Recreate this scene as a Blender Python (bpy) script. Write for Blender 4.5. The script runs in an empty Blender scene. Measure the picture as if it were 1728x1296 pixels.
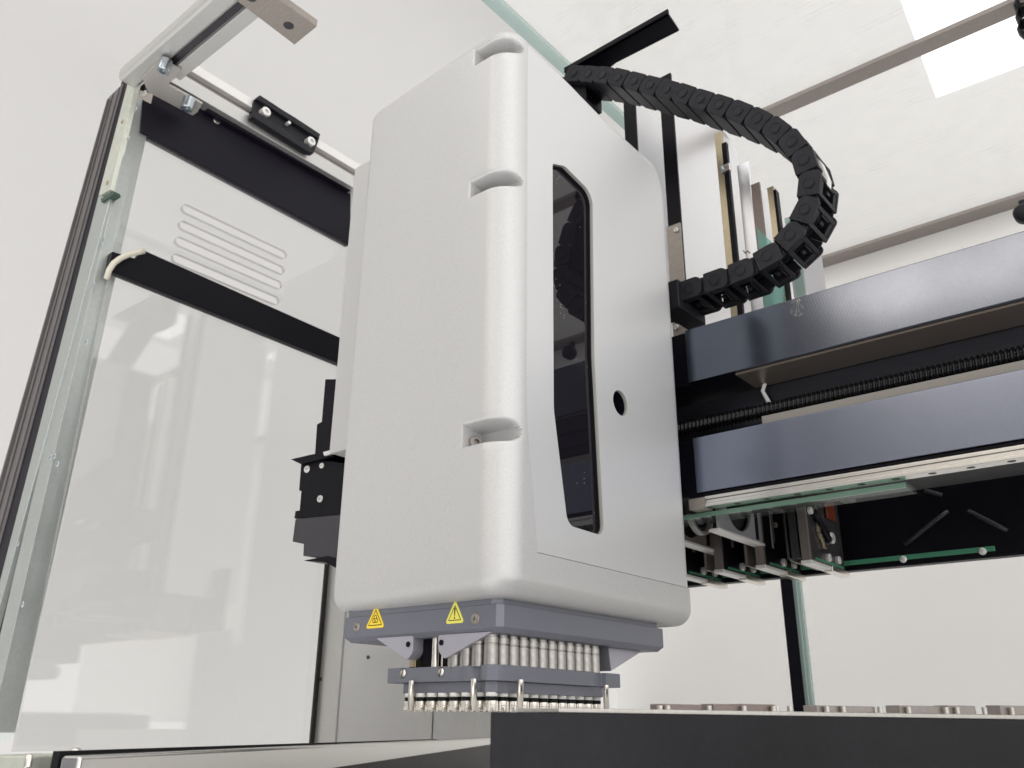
import bpy, bmesh, math, random
import numpy as np
from mathutils import Vector, Matrix
random.seed(7)
MM = 0.001
# ---------------------------------------------------------------- camera (lengths below are millimetres)
FOC = 1455.0; PX = 864.0; PY = 648.0
RW = np.array([[0.76897986, -0.2254701, -0.59819162],
               [0.63920175, 0.28515828, 0.71421697],
               [0.00954472, -0.93158359, 0.36340185]])
CAM = np.array([314.63, -367.75, -47.16])
scene = bpy.context.scene
col = scene.collection
cd = bpy.data.cameras.new("camera"); cam = bpy.data.objects.new("camera", cd); col.objects.link(cam)
cd.sensor_width = 36; cd.lens = FOC / 1728 * 36; cd.clip_start = 0.01; cd.clip_end = 60
mw = Matrix.Identity(4)
for i in range(3):
    mw[i][0] = RW[i][0]; mw[i][1] = -RW[i][1]; mw[i][2] = -RW[i][2]; mw[i][3] = CAM[i] * MM
cam.matrix_world = mw
scene.camera = cam
cd.dof.use_dof = True; cd.dof.focus_distance = 0.54; cd.dof.aperture_fstop = 26
# ---------------------------------------------------------------- light and exposure
w = bpy.data.worlds.new("World"); scene.world = w; w.use_nodes = True
bg = w.node_tree.nodes["Background"]; bg.inputs[0].default_value = (1.0, 0.99, 0.985, 1); bg.inputs[1].default_value = 1.85
scene.view_settings.view_transform = 'Standard'; scene.view_settings.look = 'None'
scene.view_settings.gamma = 1.0; scene.view_settings.exposure = 0.06
scene.cycles.max_bounces = 8; scene.cycles.transparent_max_bounces = 16; scene.cycles.glossy_bounces = 5
scene.cycles.sample_clamp_indirect = 6
# ---------------------------------------------------------------- pixel -> point on a real plane
def at(px, py, ax, val):
    r = RW @ np.array([px - PX, py - PY, FOC]); t = (val - CAM[ax]) / r[ax]
    return CAM + t * r
def on_plane(px, py, P, n):
    r = RW @ np.array([px - PX, py - PY, FOC]); t = np.dot(np.array(P) - CAM, n) / np.dot(r, n)
    return CAM + t * r

# ---------------------------------------------------------------- materials
def mat(name, color, rough=0.5, metal=0.0, grain=0.0, gscale=900, bump=0.0, bscale=1500, stretch=None,
        spec=0.5, rvar=0.0, smudge=0.0, emit=None, coat=0.0):
    m = bpy.data.materials.new(name); m.use_nodes = True; nt = m.node_tree; N = nt.nodes; L = nt.links
    b = N["Principled BSDF"]; b.inputs["Base Color"].default_value = (*color, 1)
    b.inputs["Roughness"].default_value = rough; b.inputs["Metallic"].default_value = metal
    b.inputs["Specular IOR Level"].default_value = spec; b.inputs["Coat Weight"].default_value = coat
    tc = N.new("ShaderNodeTexCoord"); mp = N.new("ShaderNodeMapping"); L.new(tc.outputs["Object"], mp.inputs[0])
    if stretch: mp.inputs["Scale"].default_value = stretch
    if grain > 0 or smudge > 0:
        n1 = N.new("ShaderNodeTexNoise"); n1.inputs["Scale"].default_value = gscale; n1.inputs["Detail"].default_value = 3
        L.new(mp.outputs[0], n1.inputs["Vector"])
        r = N.new("ShaderNodeMapRange"); r.inputs["From Min"].default_value = .25; r.inputs["From Max"].default_value = .75
        r.inputs["To Min"].default_value = 1 - grain; r.inputs["To Max"].default_value = 1 + grain
        L.new(n1.outputs["Fac"], r.inputs["Value"])
        last = r.outputs[0]
        if smudge > 0:
            n2 = N.new("ShaderNodeTexNoise"); n2.inputs["Scale"].default_value = 14; n2.inputs["Detail"].default_value = 6
            n2.inputs["Roughness"].default_value = .65
            L.new(tc.outputs["Object"], n2.inputs["Vector"])
            r2 = N.new("ShaderNodeMapRange"); r2.inputs["From Min"].default_value = .3; r2.inputs["From Max"].default_value = .7
            r2.inputs["To Min"].default_value = 1 - smudge; r2.inputs["To Max"].default_value = 1 + smudge * .4
            L.new(n2.outputs["Fac"], r2.inputs["Value"])
            mu = N.new("ShaderNodeMath"); mu.operation = 'MULTIPLY'; L.new(last, mu.inputs[0]); L.new(r2.outputs[0], mu.inputs[1]); last = mu.outputs[0]
        vm = N.new("ShaderNodeVectorMath"); vm.operation = 'SCALE'; vm.inputs[0].default_value = color
        L.new(last, vm.inputs["Scale"]); L.new(vm.outputs[0], b.inputs["Base Color"])
    if rvar > 0:
        n3 = N.new("ShaderNodeTexNoise"); n3.inputs["Scale"].default_value = 22; n3.inputs["Detail"].default_value = 8
        L.new(tc.outputs["Object"], n3.inputs["Vector"])
        r3 = N.new("ShaderNodeMapRange"); r3.inputs["From Min"].default_value = .3; r3.inputs["From Max"].default_value = .7
        r3.inputs["To Min"].default_value = max(.02, rough - rvar); r3.inputs["To Max"].default_value = rough + rvar
        L.new(n3.outputs["Fac"], r3.inputs["Value"]); L.new(r3.outputs[0], b.inputs["Roughness"])
    if bump > 0:
        n4 = N.new("ShaderNodeTexNoise"); n4.inputs["Scale"].default_value = bscale; n4.inputs["Detail"].default_value = 2
        L.new(mp.outputs[0], n4.inputs["Vector"])
        bp = N.new("ShaderNodeBump"); bp.inputs["Strength"].default_value = bump; bp.inputs["Distance"].default_value = .0002
        L.new(n4.outputs["Fac"], bp.inputs["Height"]); L.new(bp.outputs[0], b.inputs["Normal"])
    if emit:
        b.inputs["Emission Color"].default_value = (1, 1, 1, 1); b.inputs["Emission Strength"].default_value = emit
    return m

M = {}
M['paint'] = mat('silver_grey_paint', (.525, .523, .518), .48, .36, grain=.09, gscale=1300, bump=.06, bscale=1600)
M['paint_lit_side'] = mat('silver_paint_lit_side', (.62, .62, .622), .40, .4, grain=.07, gscale=1300, bump=.06, bscale=1600)  # same housing paint, lightened for the light falling on the side face
M['anod'] = mat('grey_anodised', (.175, .182, .215), .42, .35, grain=.06, gscale=1200, bump=.08)
M['anod_light'] = mat('pale_lavender_anodised', (.42, .41, .46), .4, .4, grain=.05, gscale=1500)
M['black'] = mat('black_anodised', (.004, .0035, .006), .38, .0, grain=.15, gscale=1500, bump=.08, spec=.12)
M['black_soft'] = mat('black_powder_coat', (.007, .006, .011), .45, .0, grain=.15, gscale=900, bump=.15, spec=.15)
M['plastic'] = mat('black_plastic', (.013, .013, .017), .47, .0, grain=.15, gscale=900, bump=.2, bscale=2500, spec=.22)
M['dark'] = mat('dark_interior', (.006, .006, .007), .8)
M['gasket'] = mat('black_rubber', (.006, .006, .007), .5, spec=.2)
M['deckblack'] = mat('dark_deck_front', (.013, .0125, .0145), .6, .0, grain=.12, gscale=300, bump=.1, smudge=.25, spec=.2)
M['steel'] = mat('bright_steel', (.72, .69, .64), .28, 1.0, grain=.05, gscale=700, bump=.08, stretch=(1, 1, .1))
M['steel_warm'] = mat('warm_nickel_steel', (.80, .76, .70), .24, 1.0, grain=.10, gscale=350, bump=.08)
M['screw'] = mat('screw_steel', (.62, .60, .57), .3, 1.0, grain=.12, gscale=1500, bump=.2)
M['worn_screw'] = mat('worn_brown_screw', (.34, .31, .28), .5, .8, grain=.35, gscale=900, bump=.4)
M['zinc'] = mat('zinc_bolt', (.42, .46, .49), .28, 1.0, grain=.1, gscale=1500, bump=.2)
M['galv'] = mat('galvanised_steel', (.45, .475, .46), .38, .75, grain=.05, gscale=260, smudge=.05, rvar=.05, bump=.08, bscale=700)
M['galv_cream'] = mat('cream_zinc_strip', (.60, .62, .54), .4, .6, grain=.08, gscale=260, smudge=.08)
M['alu'] = mat('satin_aluminium', (.56, .555, .54), .4, .7, grain=.05, gscale=500, stretch=(1, 1, 1), bump=.08)
M['alu_white'] = mat('pale_aluminium', (.74, .73, .71), .38, .4, grain=.03, gscale=500)
M['brownsteel'] = mat('brushed_brown_steel', (.33, .295, .265), .42, .55, grain=.12, gscale=600, stretch=(.15, 1, 1), bump=.1)
M['darkanod'] = mat('dark_extrusion', (.125, .115, .115), .42, .3, grain=.12, gscale=300, stretch=(1, 1, .05))
M['white_glossy'] = mat('white_glossy_plastic', (.80, .79, .775), .12, .0)
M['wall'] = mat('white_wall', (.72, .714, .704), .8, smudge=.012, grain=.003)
M['backpanel'] = mat('grey_back_panel', (.55, .55, .55), .4, .35, grain=.04, gscale=700, smudge=.04)
M['stainless'] = mat('stainless_deck', (.68, .67, .64), .24, 1.0, grain=.03, gscale=500, stretch=(1, 1, 12), bump=.04)
M['stainless_dull'] = mat('stainless_strip', (.55, .53, .49), .42, .9, grain=.08, gscale=500)
M['silver_face'] = mat('satin_silver_sheet', (.82, .82, .84), .30, .85, grain=.02, gscale=700, smudge=.03)
M['silver_grey'] = mat('grey_sheet', (.45, .45, .47), .4, .6, grain=.03)
M['gold'] = mat('brass_strip', (.46, .39, .27), .35, .9, grain=.12, gscale=500)
M['brown'] = mat('brown_strip', (.20, .16, .145), .4, .4, grain=.1)
M['orange'] = mat('orange_part', (.16, .035, .012), .4)
M['cream'] = mat('cream_cable', (.58, .54, .45), .45)
M['white'] = mat('white_plastic', (.78, .77, .74), .4, grain=.03)
M['yellow'] = mat('yellow_label', (.90, .66, .04), .35)
M['yellow_pale'] = mat('pale_yellow_label', (.80, .74, .13), .35)
M['ink'] = mat('black_ink', (.012, .012, .010), .5)
M['ring'] = mat('chain_pivot', (.010, .010, .013), .4, spec=.22)
M['tube'] = mat('bead_blasted_tube', (.41, .395, .37), .36, .9, grain=.16, gscale=420, bump=.15)
M['green'] = mat('green_lit_edge', (.06, .24, .14), .2, .0, emit=None)

def glassy(name, tint, spec_col=1.0, rough=.02, haze=0.0, scr=False, opacity=0.0, hcol=(.8, .8, .8)):
    """thin clear sheet: transparent + fresnel reflection, with a little scattering haze"""
    m = bpy.data.materials.new(name); m.use_nodes = True; nt = m.node_tree; N = nt.nodes; L = nt.links
    N.remove(N["Principled BSDF"]); out = N["Material Output"]
    t = N.new("ShaderNodeBsdfTransparent"); t.inputs[0].default_value = (*tint, 1)
    d = N.new("ShaderNodeBsdfDiffuse"); d.inputs[0].default_value = (*hcol, 1)
    g = N.new("ShaderNodeBsdfGlossy"); g.inputs["Roughness"].default_value = rough
    ge = N.new("ShaderNodeNewGeometry"); dt = N.new("ShaderNodeVectorMath"); dt.operation = 'DOT_PRODUCT'
    L.new(ge.outputs["Normal"], dt.inputs[0]); L.new(ge.outputs["Incoming"], dt.inputs[1])
    ab_ = N.new("ShaderNodeMath"); ab_.operation = 'ABSOLUTE'; L.new(dt.outputs["Value"], ab_.inputs[0])
    om = N.new("ShaderNodeMath"); om.operation = 'SUBTRACT'; om.inputs[0].default_value = 1; L.new(ab_.outputs[0], om.inputs[1])
    pw = N.new("ShaderNodeMath"); pw.operation = 'POWER'; L.new(om.outputs[0], pw.inputs[0]); pw.inputs[1].default_value = 5
    fr = N.new("ShaderNodeMath"); fr.operation = 'MULTIPLY_ADD'; L.new(pw.outputs[0], fr.inputs[0]); fr.inputs[1].default_value = .96; fr.inputs[2].default_value = .04
    m1 = N.new("ShaderNodeMixShader"); m2 = N.new("ShaderNodeMixShader")
    m1.inputs[0].default_value = haze
    if scr:
        tc = N.new("ShaderNodeTexCoord"); mp = N.new("ShaderNodeMapping"); mp.inputs["Rotation"].default_value = (0, 0, .9)
        mp.inputs["Scale"].default_value = (10, 260, 1); L.new(tc.outputs["Object"], mp.inputs[0])
        n = N.new("ShaderNodeTexNoise"); n.inputs["Scale"].default_value = 1; n.inputs["Detail"].default_value = 4; n.inputs["Distortion"].default_value = 1.5
        L.new(mp.outputs[0], n.inputs["Vector"])
        cr = N.new("ShaderNodeMapRange"); cr.inputs["From Min"].default_value = .62; cr.inputs["From Max"].default_value = .72
        cr.inputs["To Min"].default_value = 0; cr.inputs["To Max"].default_value = .9; L.new(n.outputs["Fac"], cr.inputs["Value"])
        n2 = N.new("ShaderNodeTexNoise"); n2.inputs["Scale"].default_value = 34; n2.inputs["Detail"].default_value = 8; n2.inputs["Roughness"].default_value = .7
        L.new(tc.outputs["Object"], n2.inputs["Vector"])
        c2 = N.new("ShaderNodeMapRange"); c2.inputs["From Min"].default_value = .42; c2.inputs["From Max"].default_value = .72
        c2.inputs["To Min"].default_value = haze * .75; c2.inputs["To Max"].default_value = haze * 1.15; L.new(n2.outputs["Fac"], c2.inputs["Value"])
        mu = N.new("ShaderNodeMath"); mu.operation = 'MULTIPLY_ADD'; L.new(cr.outputs[0], mu.inputs[0]); mu.inputs[1].default_value = haze * 2
        L.new(c2.outputs[0], mu.inputs[2]); L.new(mu.outputs[0], m1.inputs[0])
    L.new(t.outputs[0], m1.inputs[1]); L.new(d.outputs[0], m1.inputs[2])
    mm = N.new("ShaderNodeMath"); mm.operation = 'MULTIPLY'; mm.inputs[1].default_value = spec_col; L.new(fr.outputs[0], mm.inputs[0])
    L.new(mm.outputs[0], m2.inputs[0]); L.new(m1.outputs[0], m2.inputs[1]); L.new(g.outputs[0], m2.inputs[2])
    L.new(m2.outputs[0], out.inputs[0])
    return m
M['acrylic'] = glassy('clear_side_acrylic', (.945, .945, .94), 1.9, .03, .04)
M['roof_acrylic'] = glassy('scratched_roof_acrylic', (.97, .97, .965), .3, .05, .10, scr=True)
M['teal_edge'] = glassy('teal_glass_edge', (.74, .83, .81), .8, .1, .4, hcol=(.50, .60, .57))
M['green_edge'] = glassy('green_glass_edge', (.45, .68, .56), 1.0, .05, .5, hcol=(.30, .48, .38))
M['teal_pane'] = glassy('teal_glass', (.66, .88, .84), 1.0, .02, .35, hcol=(.42, .70, .64))

def blued(name, color, rough, swirl):
    m = mat(name, color, rough, 1.0, grain=.04, gscale=900, smudge=.06, rvar=.02)
    N = m.node_tree.nodes; L = m.node_tree.links; b = N["Principled BSDF"]
    tc = N.new("ShaderNodeTexCoord"); mp = N.new("ShaderNodeMapping"); L.new(tc.outputs["Object"], mp.inputs[0])
    mp.inputs["Location"].default_value = (-.215, 0, -.22)
    wv = N.new("ShaderNodeTexWave"); wv.wave_type = 'RINGS'; wv.rings_direction = 'Y'
    wv.inputs["Scale"].default_value = 150; wv.inputs["Distortion"].default_value = 1.2; wv.inputs["Detail"].default_value = 2
    L.new(mp.outputs[0], wv.inputs["Vector"])
    bp = N.new("ShaderNodeBump"); bp.inputs["Strength"].default_value = swirl; bp.inputs["Distance"].default_value = .00012
    L.new(wv.outputs["Fac"], bp.inputs["Height"]); L.new(bp.outputs[0], b.inputs["Normal"])
    # fine pale scuffs and small chips
    n = N.new("ShaderNodeTexVoronoi"); n.feature = 'DISTANCE_TO_EDGE'; n.inputs["Scale"].default_value = 26
    n5 = N.new("ShaderNodeTexNoise"); n5.inputs["Scale"].default_value = 30; n5.inputs["Detail"].default_value = 3
    L.new(tc.outputs["Object"], n5.inputs["Vector"]); 
    L.new(n5.outputs["Color"], n.inputs["Vector"])
    lt = N.new("ShaderNodeMath"); lt.operation = 'LESS_THAN'; lt.inputs[1].default_value = .012; L.new(n.outputs["Distance"], lt.inputs[0])
    n6 = N.new("ShaderNodeTexNoise"); n6.inputs["Scale"].default_value = 17; L.new(tc.outputs["Object"], n6.inputs["Vector"])
    gt = N.new("ShaderNodeMath"); gt.operation = 'GREATER_THAN'; gt.inputs[1].default_value = .70; L.new(n6.outputs["Fac"], gt.inputs[0])
    mu = N.new("ShaderNodeMath"); mu.operation = 'MULTIPLY'; L.new(lt.outputs[0], mu.inputs[0]); L.new(gt.outputs[0], mu.inputs[1])
    mx = N.new("ShaderNodeMix"); mx.data_type = 'RGBA'; L.new(mu.outputs[0], mx.inputs["Factor"])
    src = b.inputs["Base Color"].links[0].from_socket
    L.new(src, mx.inputs["A"]); mx.inputs["B"].default_value = (.75, .75, .72, 1); L.new(mx.outputs["Result"], b.inputs["Base Color"])
    return m
M['blued'] = blued('blued_steel_plate', (.105, .12, .152), .14, .014)
M['blued2'] = blued('blued_steel_lower_plate', (.21, .235, .305), .24, .015)

# ---------------------------------------------------------------- mesh builder
class MB:
    def __init__(s): s.v = []; s.f = []; s.sm = []
    def add(s, vs, fs, smooth=False):
        o = len(s.v); s.v += [tuple(map(float, p)) for p in vs]
        for f in fs: s.f.append([i + o for i in f]); s.sm.append(smooth)
        return s
    def box(s, x0, x1, y0, y1, z0, z1):
        return s.add([(x, y, z) for z in (z0, z1) for y in (y0, y1) for x in (x0, x1)],
                     [(0, 2, 3, 1), (4, 5, 7, 6), (0, 1, 5, 4), (2, 6, 7, 3), (0, 4, 6, 2), (1, 3, 7, 5)])
    def hexa(s, b, t):  # two quads
        return s.add(list(b) + list(t), [(3, 2, 1, 0), (4, 5, 6, 7)] + [(i, (i + 1) % 4, 4 + (i + 1) % 4, 4 + i) for i in range(4)])
    def prism(s, pts, d):  # 3-D polygon extruded by vector d
        n = len(pts); a = [np.array(p, float) for p in pts]; d = np.array(d, float)
        nn = sum(np.cross(a[i] - a[0], a[(i + 1) % n] - a[0]) for i in range(n))
        if np.dot(nn, d) > 0: a = a[::-1]
        return s.add(a + [p + d for p in a], [tuple(range(n)), tuple(range(2 * n - 1, n - 1, -1))] +
                     [(i, i + n, (i + 1) % n + n, (i + 1) % n)[::1] for i in range(n)])
    def cyl(s, p0, p1, r0, r1=None, n=20, caps=True, smooth=True):
        r1 = r0 if r1 is None else r1
        p0 = Vector(p0); p1 = Vector(p1); ax = (p1 - p0).normalized()
        u = ax.orthogonal().normalized(); v = ax.cross(u)
        vs = [p0 + (u * math.cos(2 * math.pi * i / n) + v * math.sin(2 * math.pi * i / n)) * r0 for i in range(n)]
        vs += [p1 + (u * math.cos(2 * math.pi * i / n) + v * math.sin(2 * math.pi * i / n)) * r1 for i in range(n)]
        s.add(vs, [(i, (i + 1) % n, (i + 1) % n + n, i + n) for i in range(n)], smooth)
        if caps:
            s.add(vs[:n], [tuple(range(n - 1, -1, -1))]); s.add(vs[n:], [tuple(range(n))])
        return s
    def lathe(s, c, ax, prof, n=24, smooth=True):  # prof: (t along axis, r)
        c = Vector(c); ax = Vector(ax).normalized(); u = ax.orthogonal().normalized(); v = ax.cross(u)
        vs = []
        for t, r in prof:
            for i in range(n):
                a = 2 * math.pi * i / n
                vs.append(c + ax * t + (u * math.cos(a) + v * math.sin(a)) * max(r, 1e-3))
        fs = [(k * n + i, k * n + (i + 1) % n, (k + 1) * n + (i + 1) % n, (k + 1) * n + i) for k in range(len(prof) - 1) for i in range(n)]
        return s.add(vs, fs, smooth)
    def tube(s, pts, r, n=12):
        pts = [Vector(p) for p in pts]; vs = []
        up = None
        for i, p in enumerate(pts):
            t = (pts[min(i + 1, len(pts) - 1)] - pts[max(i - 1, 0)]).normalized()
            if up is None: up = t.orthogonal().normalized()
            up = (up - t * up.dot(t)).normalized(); w_ = t.cross(up)
            vs += [p + (up * math.cos(2 * math.pi * k / n) + w_ * math.sin(2 * math.pi * k / n)) * r for k in range(n)]
        fs = [(k * n + i, k * n + (i + 1) % n, (k + 1) * n + (i + 1) % n, (k + 1) * n + i) for k in range(len(pts) - 1) for i in range(n)]
        fs += [tuple(range(n - 1, -1, -1)), tuple(range((len(pts) - 1) * n, len(pts) * n))]
        return s.add(vs, fs, True)
    def mesh(s, name, m, origin=(0, 0, 0), merge=False):
        me = bpy.data.meshes.new(name)
        o = origin
        me.from_pydata([((p[0] - o[0]) * MM, (p[1] - o[1]) * MM, (p[2] - o[2]) * MM) for p in s.v], [], s.f)
        for p, k in zip(me.polygons, s.sm): p.use_smooth = k
        bm = bmesh.new(); bm.from_mesh(me)
        if merge: bmesh.ops.remove_doubles(bm, verts=bm.verts, dist=1e-6)
        bmesh.ops.recalc_face_normals(bm, faces=bm.faces); bm.to_mesh(me); bm.free()
        me.materials.append(m if not isinstance(m, str) else M[m])
        return me
    def build(s, name, m, parent=None, bevel=0.0, seg=2, merge=False, local=False, origin=None):
        o0 = (0, 0, 0)
        if parent is not None and not local: o0 = ORG[parent.name]
        if origin is not None: o0 = origin
        ob = bpy.data.objects.new(name, s.mesh(name, m, o0, merge)); col.objects.link(ob)
        if origin is not None: ob.location = Vector(origin) * MM
        if parent is not None: ob.parent = parent
        ORG[ob.name] = o0
        if bevel > 0: add_bevel(ob, bevel, seg)
        return ob
ORG = {}
def add_bevel(ob, wdt, seg=2):
    b = ob.modifiers.new("bevel", 'BEVEL'); b.width = wdt * MM; b.segments = seg; b.limit_method = 'ANGLE'; b.angle_limit = math.radians(40)
    b.harden_normals = True
    for p in ob.data.polygons: p.use_smooth = True
    return ob
def tag(o, label, cat, group=None):
    o['label'] = label; o['category'] = cat
    if group: o['group'] = group
    return o
def thing(name, label, cat, loc, group=None):
    o = bpy.data.objects.new(name, None); col.objects.link(o); o.location = Vector([float(c) for c in loc]) * MM
    o.empty_display_size = .01; ORG[o.name] = tuple(loc)
    return tag(o, label, cat, group)
def pxprism(pts, ax, val, d):
    dv = [0, 0, 0]; dv[ax] = d
    return MB().prism([at(x, y, ax, val) for x, y in pts], dv)
def child_copy(o, parent, loc):  # a further instance of a part sharing its mesh
    c = o.copy(); col.objects.link(c); c.parent = parent; c.location = Vector(loc) * MM
    ORG[c.name] = ORG[o.name]
    return c
def apply_mods(ob):
    dg = bpy.context.evaluated_depsgraph_get(); me = bpy.data.meshes.new_from_object(ob.evaluated_get(dg)); ob.modifiers.clear(); ob.data = me

# ================================================================ THE ROOM
def structure(o): o['kind'] = 'structure'; return o
RX0, RX1, RY0, RY1, RZ0, RZ1 = -1500, 3000, -3600, 3200, -950, 1900
structure(MB().box(RX0 + 520, RX1, RY0, RY1, RZ1, RZ1 + 60).build('ceiling', 'wall'))
# left wall with a wide cove up to the ceiling
cv = [(RX0, RZ0)] + [(RX0 + 520 - 520 * math.cos(a), RZ1 - 520 + 520 * math.sin(a)) for a in np.linspace(0, math.pi / 2, 25)]
wl = MB(); nv = len(cv)
wl.add([(x, RY0, z) for x, z in cv] + [(x, RY1, z) for x, z in cv], [(i, i + 1, i + 1 + nv, i + nv) for i in range(nv - 1)], True)
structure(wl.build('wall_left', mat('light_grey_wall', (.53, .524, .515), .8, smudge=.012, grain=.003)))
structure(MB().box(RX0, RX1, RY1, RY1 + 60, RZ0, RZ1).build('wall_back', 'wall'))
structure(MB().box(RX0, RX1, RY0 - 60, RY0, RZ0, RZ1).build('wall_behind', mat('grey_wall', (.50, .495, .49), .8)))
M['lamp'] = mat('lit_panel', (.9, .9, .9), .5, emit=2.2)
lampspots = [(-260, -3200, 1320, 600, 'wide unseen ceiling panel added behind the viewer to brighten the beam reflection'), (1500, -500, 600, 1200, 'lit ceiling panel to the right of the machine'),
             (-800, -1300, 600, 1200, 'lit ceiling panel to the left behind the viewer'), (600, -700, 600, 1200, 'lit ceiling panel above the viewer'),
             (2720, 1670, 330, 150, 'small lit ceiling lamp far to the right of the machine'), (2570, 2300, 220, 150, 'smallest lit ceiling lamp at the far right')]
M['lamp_beam'] = mat('warm_reflection_panel', (.9, .9, .9), .5, emit=6.5)  # unseen panel, added and warmed to brighten the upper beam's reflection
M['lamp_beam'].node_tree.nodes['Principled BSDF'].inputs['Emission Color'].default_value = (1, .85, .68, 1)
for x, y, sx, sy, lb in lampspots:
    l = thing('ceiling_light', lb, 'ceiling light', (x, y, RZ1), 'lit panels of the room ceiling')
    MB().box(x - sx / 2, x + sx / 2, y - sy / 2, y + sy / 2, RZ1 - 12, RZ1 - 3).build('diffuser', 'lamp_beam' if sx > 1200 else 'lamp', l)
tag(MB().box(-1495, -1000, -2900, -1900, RZ0, 1880).build('reflection_block', mat('navy_reflection_block', (.03, .04, .07), .5), bevel=3), 'unseen dark block added behind the viewer to darken the beam reflection', 'reflection block')  # dark block out of view, added only to be mirrored in the beam
q = [at(px, py, 2, RZ1 - 12) for px, py in ((1512, -22), (1580, 165), (1800, 83), (1760, -100))]
l = thing('ceiling_light', 'square ceiling light panel seen through the scratched clear roof', 'ceiling light', tuple(q[1]), 'lit panels of the room ceiling')
M['lamp_dim'] = mat('softly_lit_panel', (.9, .9, .9), .5, emit=.8)
MB().prism(q, (0, 0, 9)).build('diffuser', 'lamp_dim', l)

# back of the machine enclosure: white panel under the rear frame bar
YB = 905
bp_ = MB().box(-520, 1400, YB, YB + 8, -60, 652).build('back_panel', mat('white_rear_panel', (.90, .89, .87), .5, spec=.2, smudge=.01))
tag(bp_, 'white rear panel of the enclosure below the rear roof bar', 'panel')

# ================================================================ PIPETTING HEAD
head = thing('pipetting_head', 'large silver grey pipetting head with dark window and rows of tip barrels', 'pipetting head', (-60, 90, 0))
X0, X1, Y0, YR, ZB, ZT = -139.0, 10.0, -11.0, 201.0, 17.0, 411.5
R1, R2 = 7.0, 17.0
NOTCH = [(393.0, 7.4), (282.5, 6.6), (110.0, 7.6)]
XL = -21.8
def seam_y(z):
    if z > 150: return 8.5
    if z > 118: return 8.5 + (150 - z) / 32 * .8
    return 9.3 + (118 - z) / (118 - 42) * 9.5
def yfront(x):
    t = min(1, max(0, (x + 62) / 50)); t = t * t * (3 - 2 * t)
    return Y0 + 1.2 * (1 - t) + 4.0 * max(0, (-38 - x) / 100) ** 1.3
xs = [x for x in np.linspace(X0 + R1, -44, 12)] + [x for x in np.linspace(-42, -24, 10)]
xs += [-23.2, -22.6, -22.2, -21.9, -21.75, -21.5, -21, -20] + [x for x in np.linspace(-19, X1 - R2, 16)]
front_cols = [(X0, 120, -1, 0), (X0, 60, -1, 0), (X0, 20, -1, 0), (X0, yfront(X0) + R1 + .5, -1, 0)]
for i in range(9):
    a = i / 8 * math.pi / 2
    front_cols.append((X0 + R1 - R1 * math.cos(a), yfront(X0) + R1 - R1 * math.sin(a), -math.cos(a), -math.sin(a)))
for x in xs[1:-1]: front_cols.append((x, yfront(x), 0, -1))
for i in range(25):
    a = i / 24 * math.pi / 2
    front_cols.append((X1 - R2 + R2 * math.sin(a), Y0 + R2 - R2 * math.cos(a), math.sin(a), -math.cos(a)))
front_cols.append((X1, 7.2, 1, 0)); front_cols.append((X1, 'seam-', 1, 0))
side_cols = [(X1, ('s', t), 1, 0) for t in np.linspace(0, 1, 22)]
for i in range(1, 7):
    a = i / 6 * math.pi / 2
    side_cols.append((X1 - 10 + 10 * math.cos(a), YR - 10 + 10 * math.sin(a), math.cos(a), math.sin(a)))
side_cols.append((X1 - 40, YR, 0, 1))
def inset(z):
    r = 14.0
    if z > ZT - r: return r - math.sqrt(max(0, r * r - (z - (ZT - r)) ** 2))
    rb = 11.0
    if z < ZB + rb: return rb - math.sqrt(max(0, rb * rb - ((ZB + rb) - z) ** 2))
    return 0
def yback(z):
    r = 38.0
    if z > ZT - r: return YR - (r - math.sqrt(max(0, r * r - (z - (ZT - r)) ** 2)))
    return YR
def notch_depth(x, y, nx, ny, z):
    if x < XL - .1 or ny >= 0 and nx > .99: return 0
    best = 0
    for zc, h in NOTCH:
        he = h
        if ny > -.999 and nx > 0: he = h * max(.02, 1 - (math.atan2(nx, -ny) / math.radians(84)) ** 5) ** .5
        d = abs(z - zc) / he
        if d >= 1.12: continue
        s_ = min(1, (1.12 - d) / .42); prof = s_ * s_ * (3 - 2 * s_)
        if ny > -.999 and nx > 0:
            a = math.atan2(nx, -ny); k = max(0, 1 - (a / math.radians(84)) ** 2) ** .5
        else: k = 1
        D = 17 * k
        if x < X1 - R2: D = 17 + 0.0 * (X1 - R2 - x)
        best = max(best, D * prof)
    return best
def point(c, z):
    x, y, nx, ny = c
    if y == 'seam-': y = seam_y(z) - .45
    elif isinstance(y, tuple): ys = seam_y(z) + .45; y = ys + y[1] * (YR - 10 - ys)
    n = notch_depth(x, y, nx, ny, z)
    i = inset(z)
    yb = yback(z)
    if y > 100 and nx >= 0: y = 100 + (y - 100) * (yb - 100) / (YR - 100)
    px, py = x - nx * i, y - ny * i
    if n > 0:
        # the recess is milled straight into the body; round the corner it turns with the corner
        py += n * (-ny if ny < 0 else 0) ** .5 * 1.0; px -= n * max(0, nx) * .8
    if z > 300: z -= float(np.interp(py, [15, 60, 108, 205], [0, 2.0, 7.0, 8.5])) * (z - 300) / (ZT - 300) * min(1, max(0, (px + 110) / 60))
    return (px, py, z)
zs = set()
for z in np.linspace(ZB, ZT, 50): zs.add(round(float(z), 3))
for i in range(12):
    a = i / 11 * math.pi / 2
    zs.add(round(ZT - 14 + 14 * math.sin(a), 3)); zs.add(round(ZB + 11 - 11 * math.sin(a), 3))
for zc, h in NOTCH:
    for t in np.linspace(-1, 1, 41): zs.add(round(zc + 1.14 * h * t, 3))
    zs.add(round(zc + h + .5, 3)); zs.add(round(zc - h - .5, 3))
ZSEAM = 42.0
zs = sorted(z for z in zs if abs(z - ZSEAM) > 1.5); 
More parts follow.
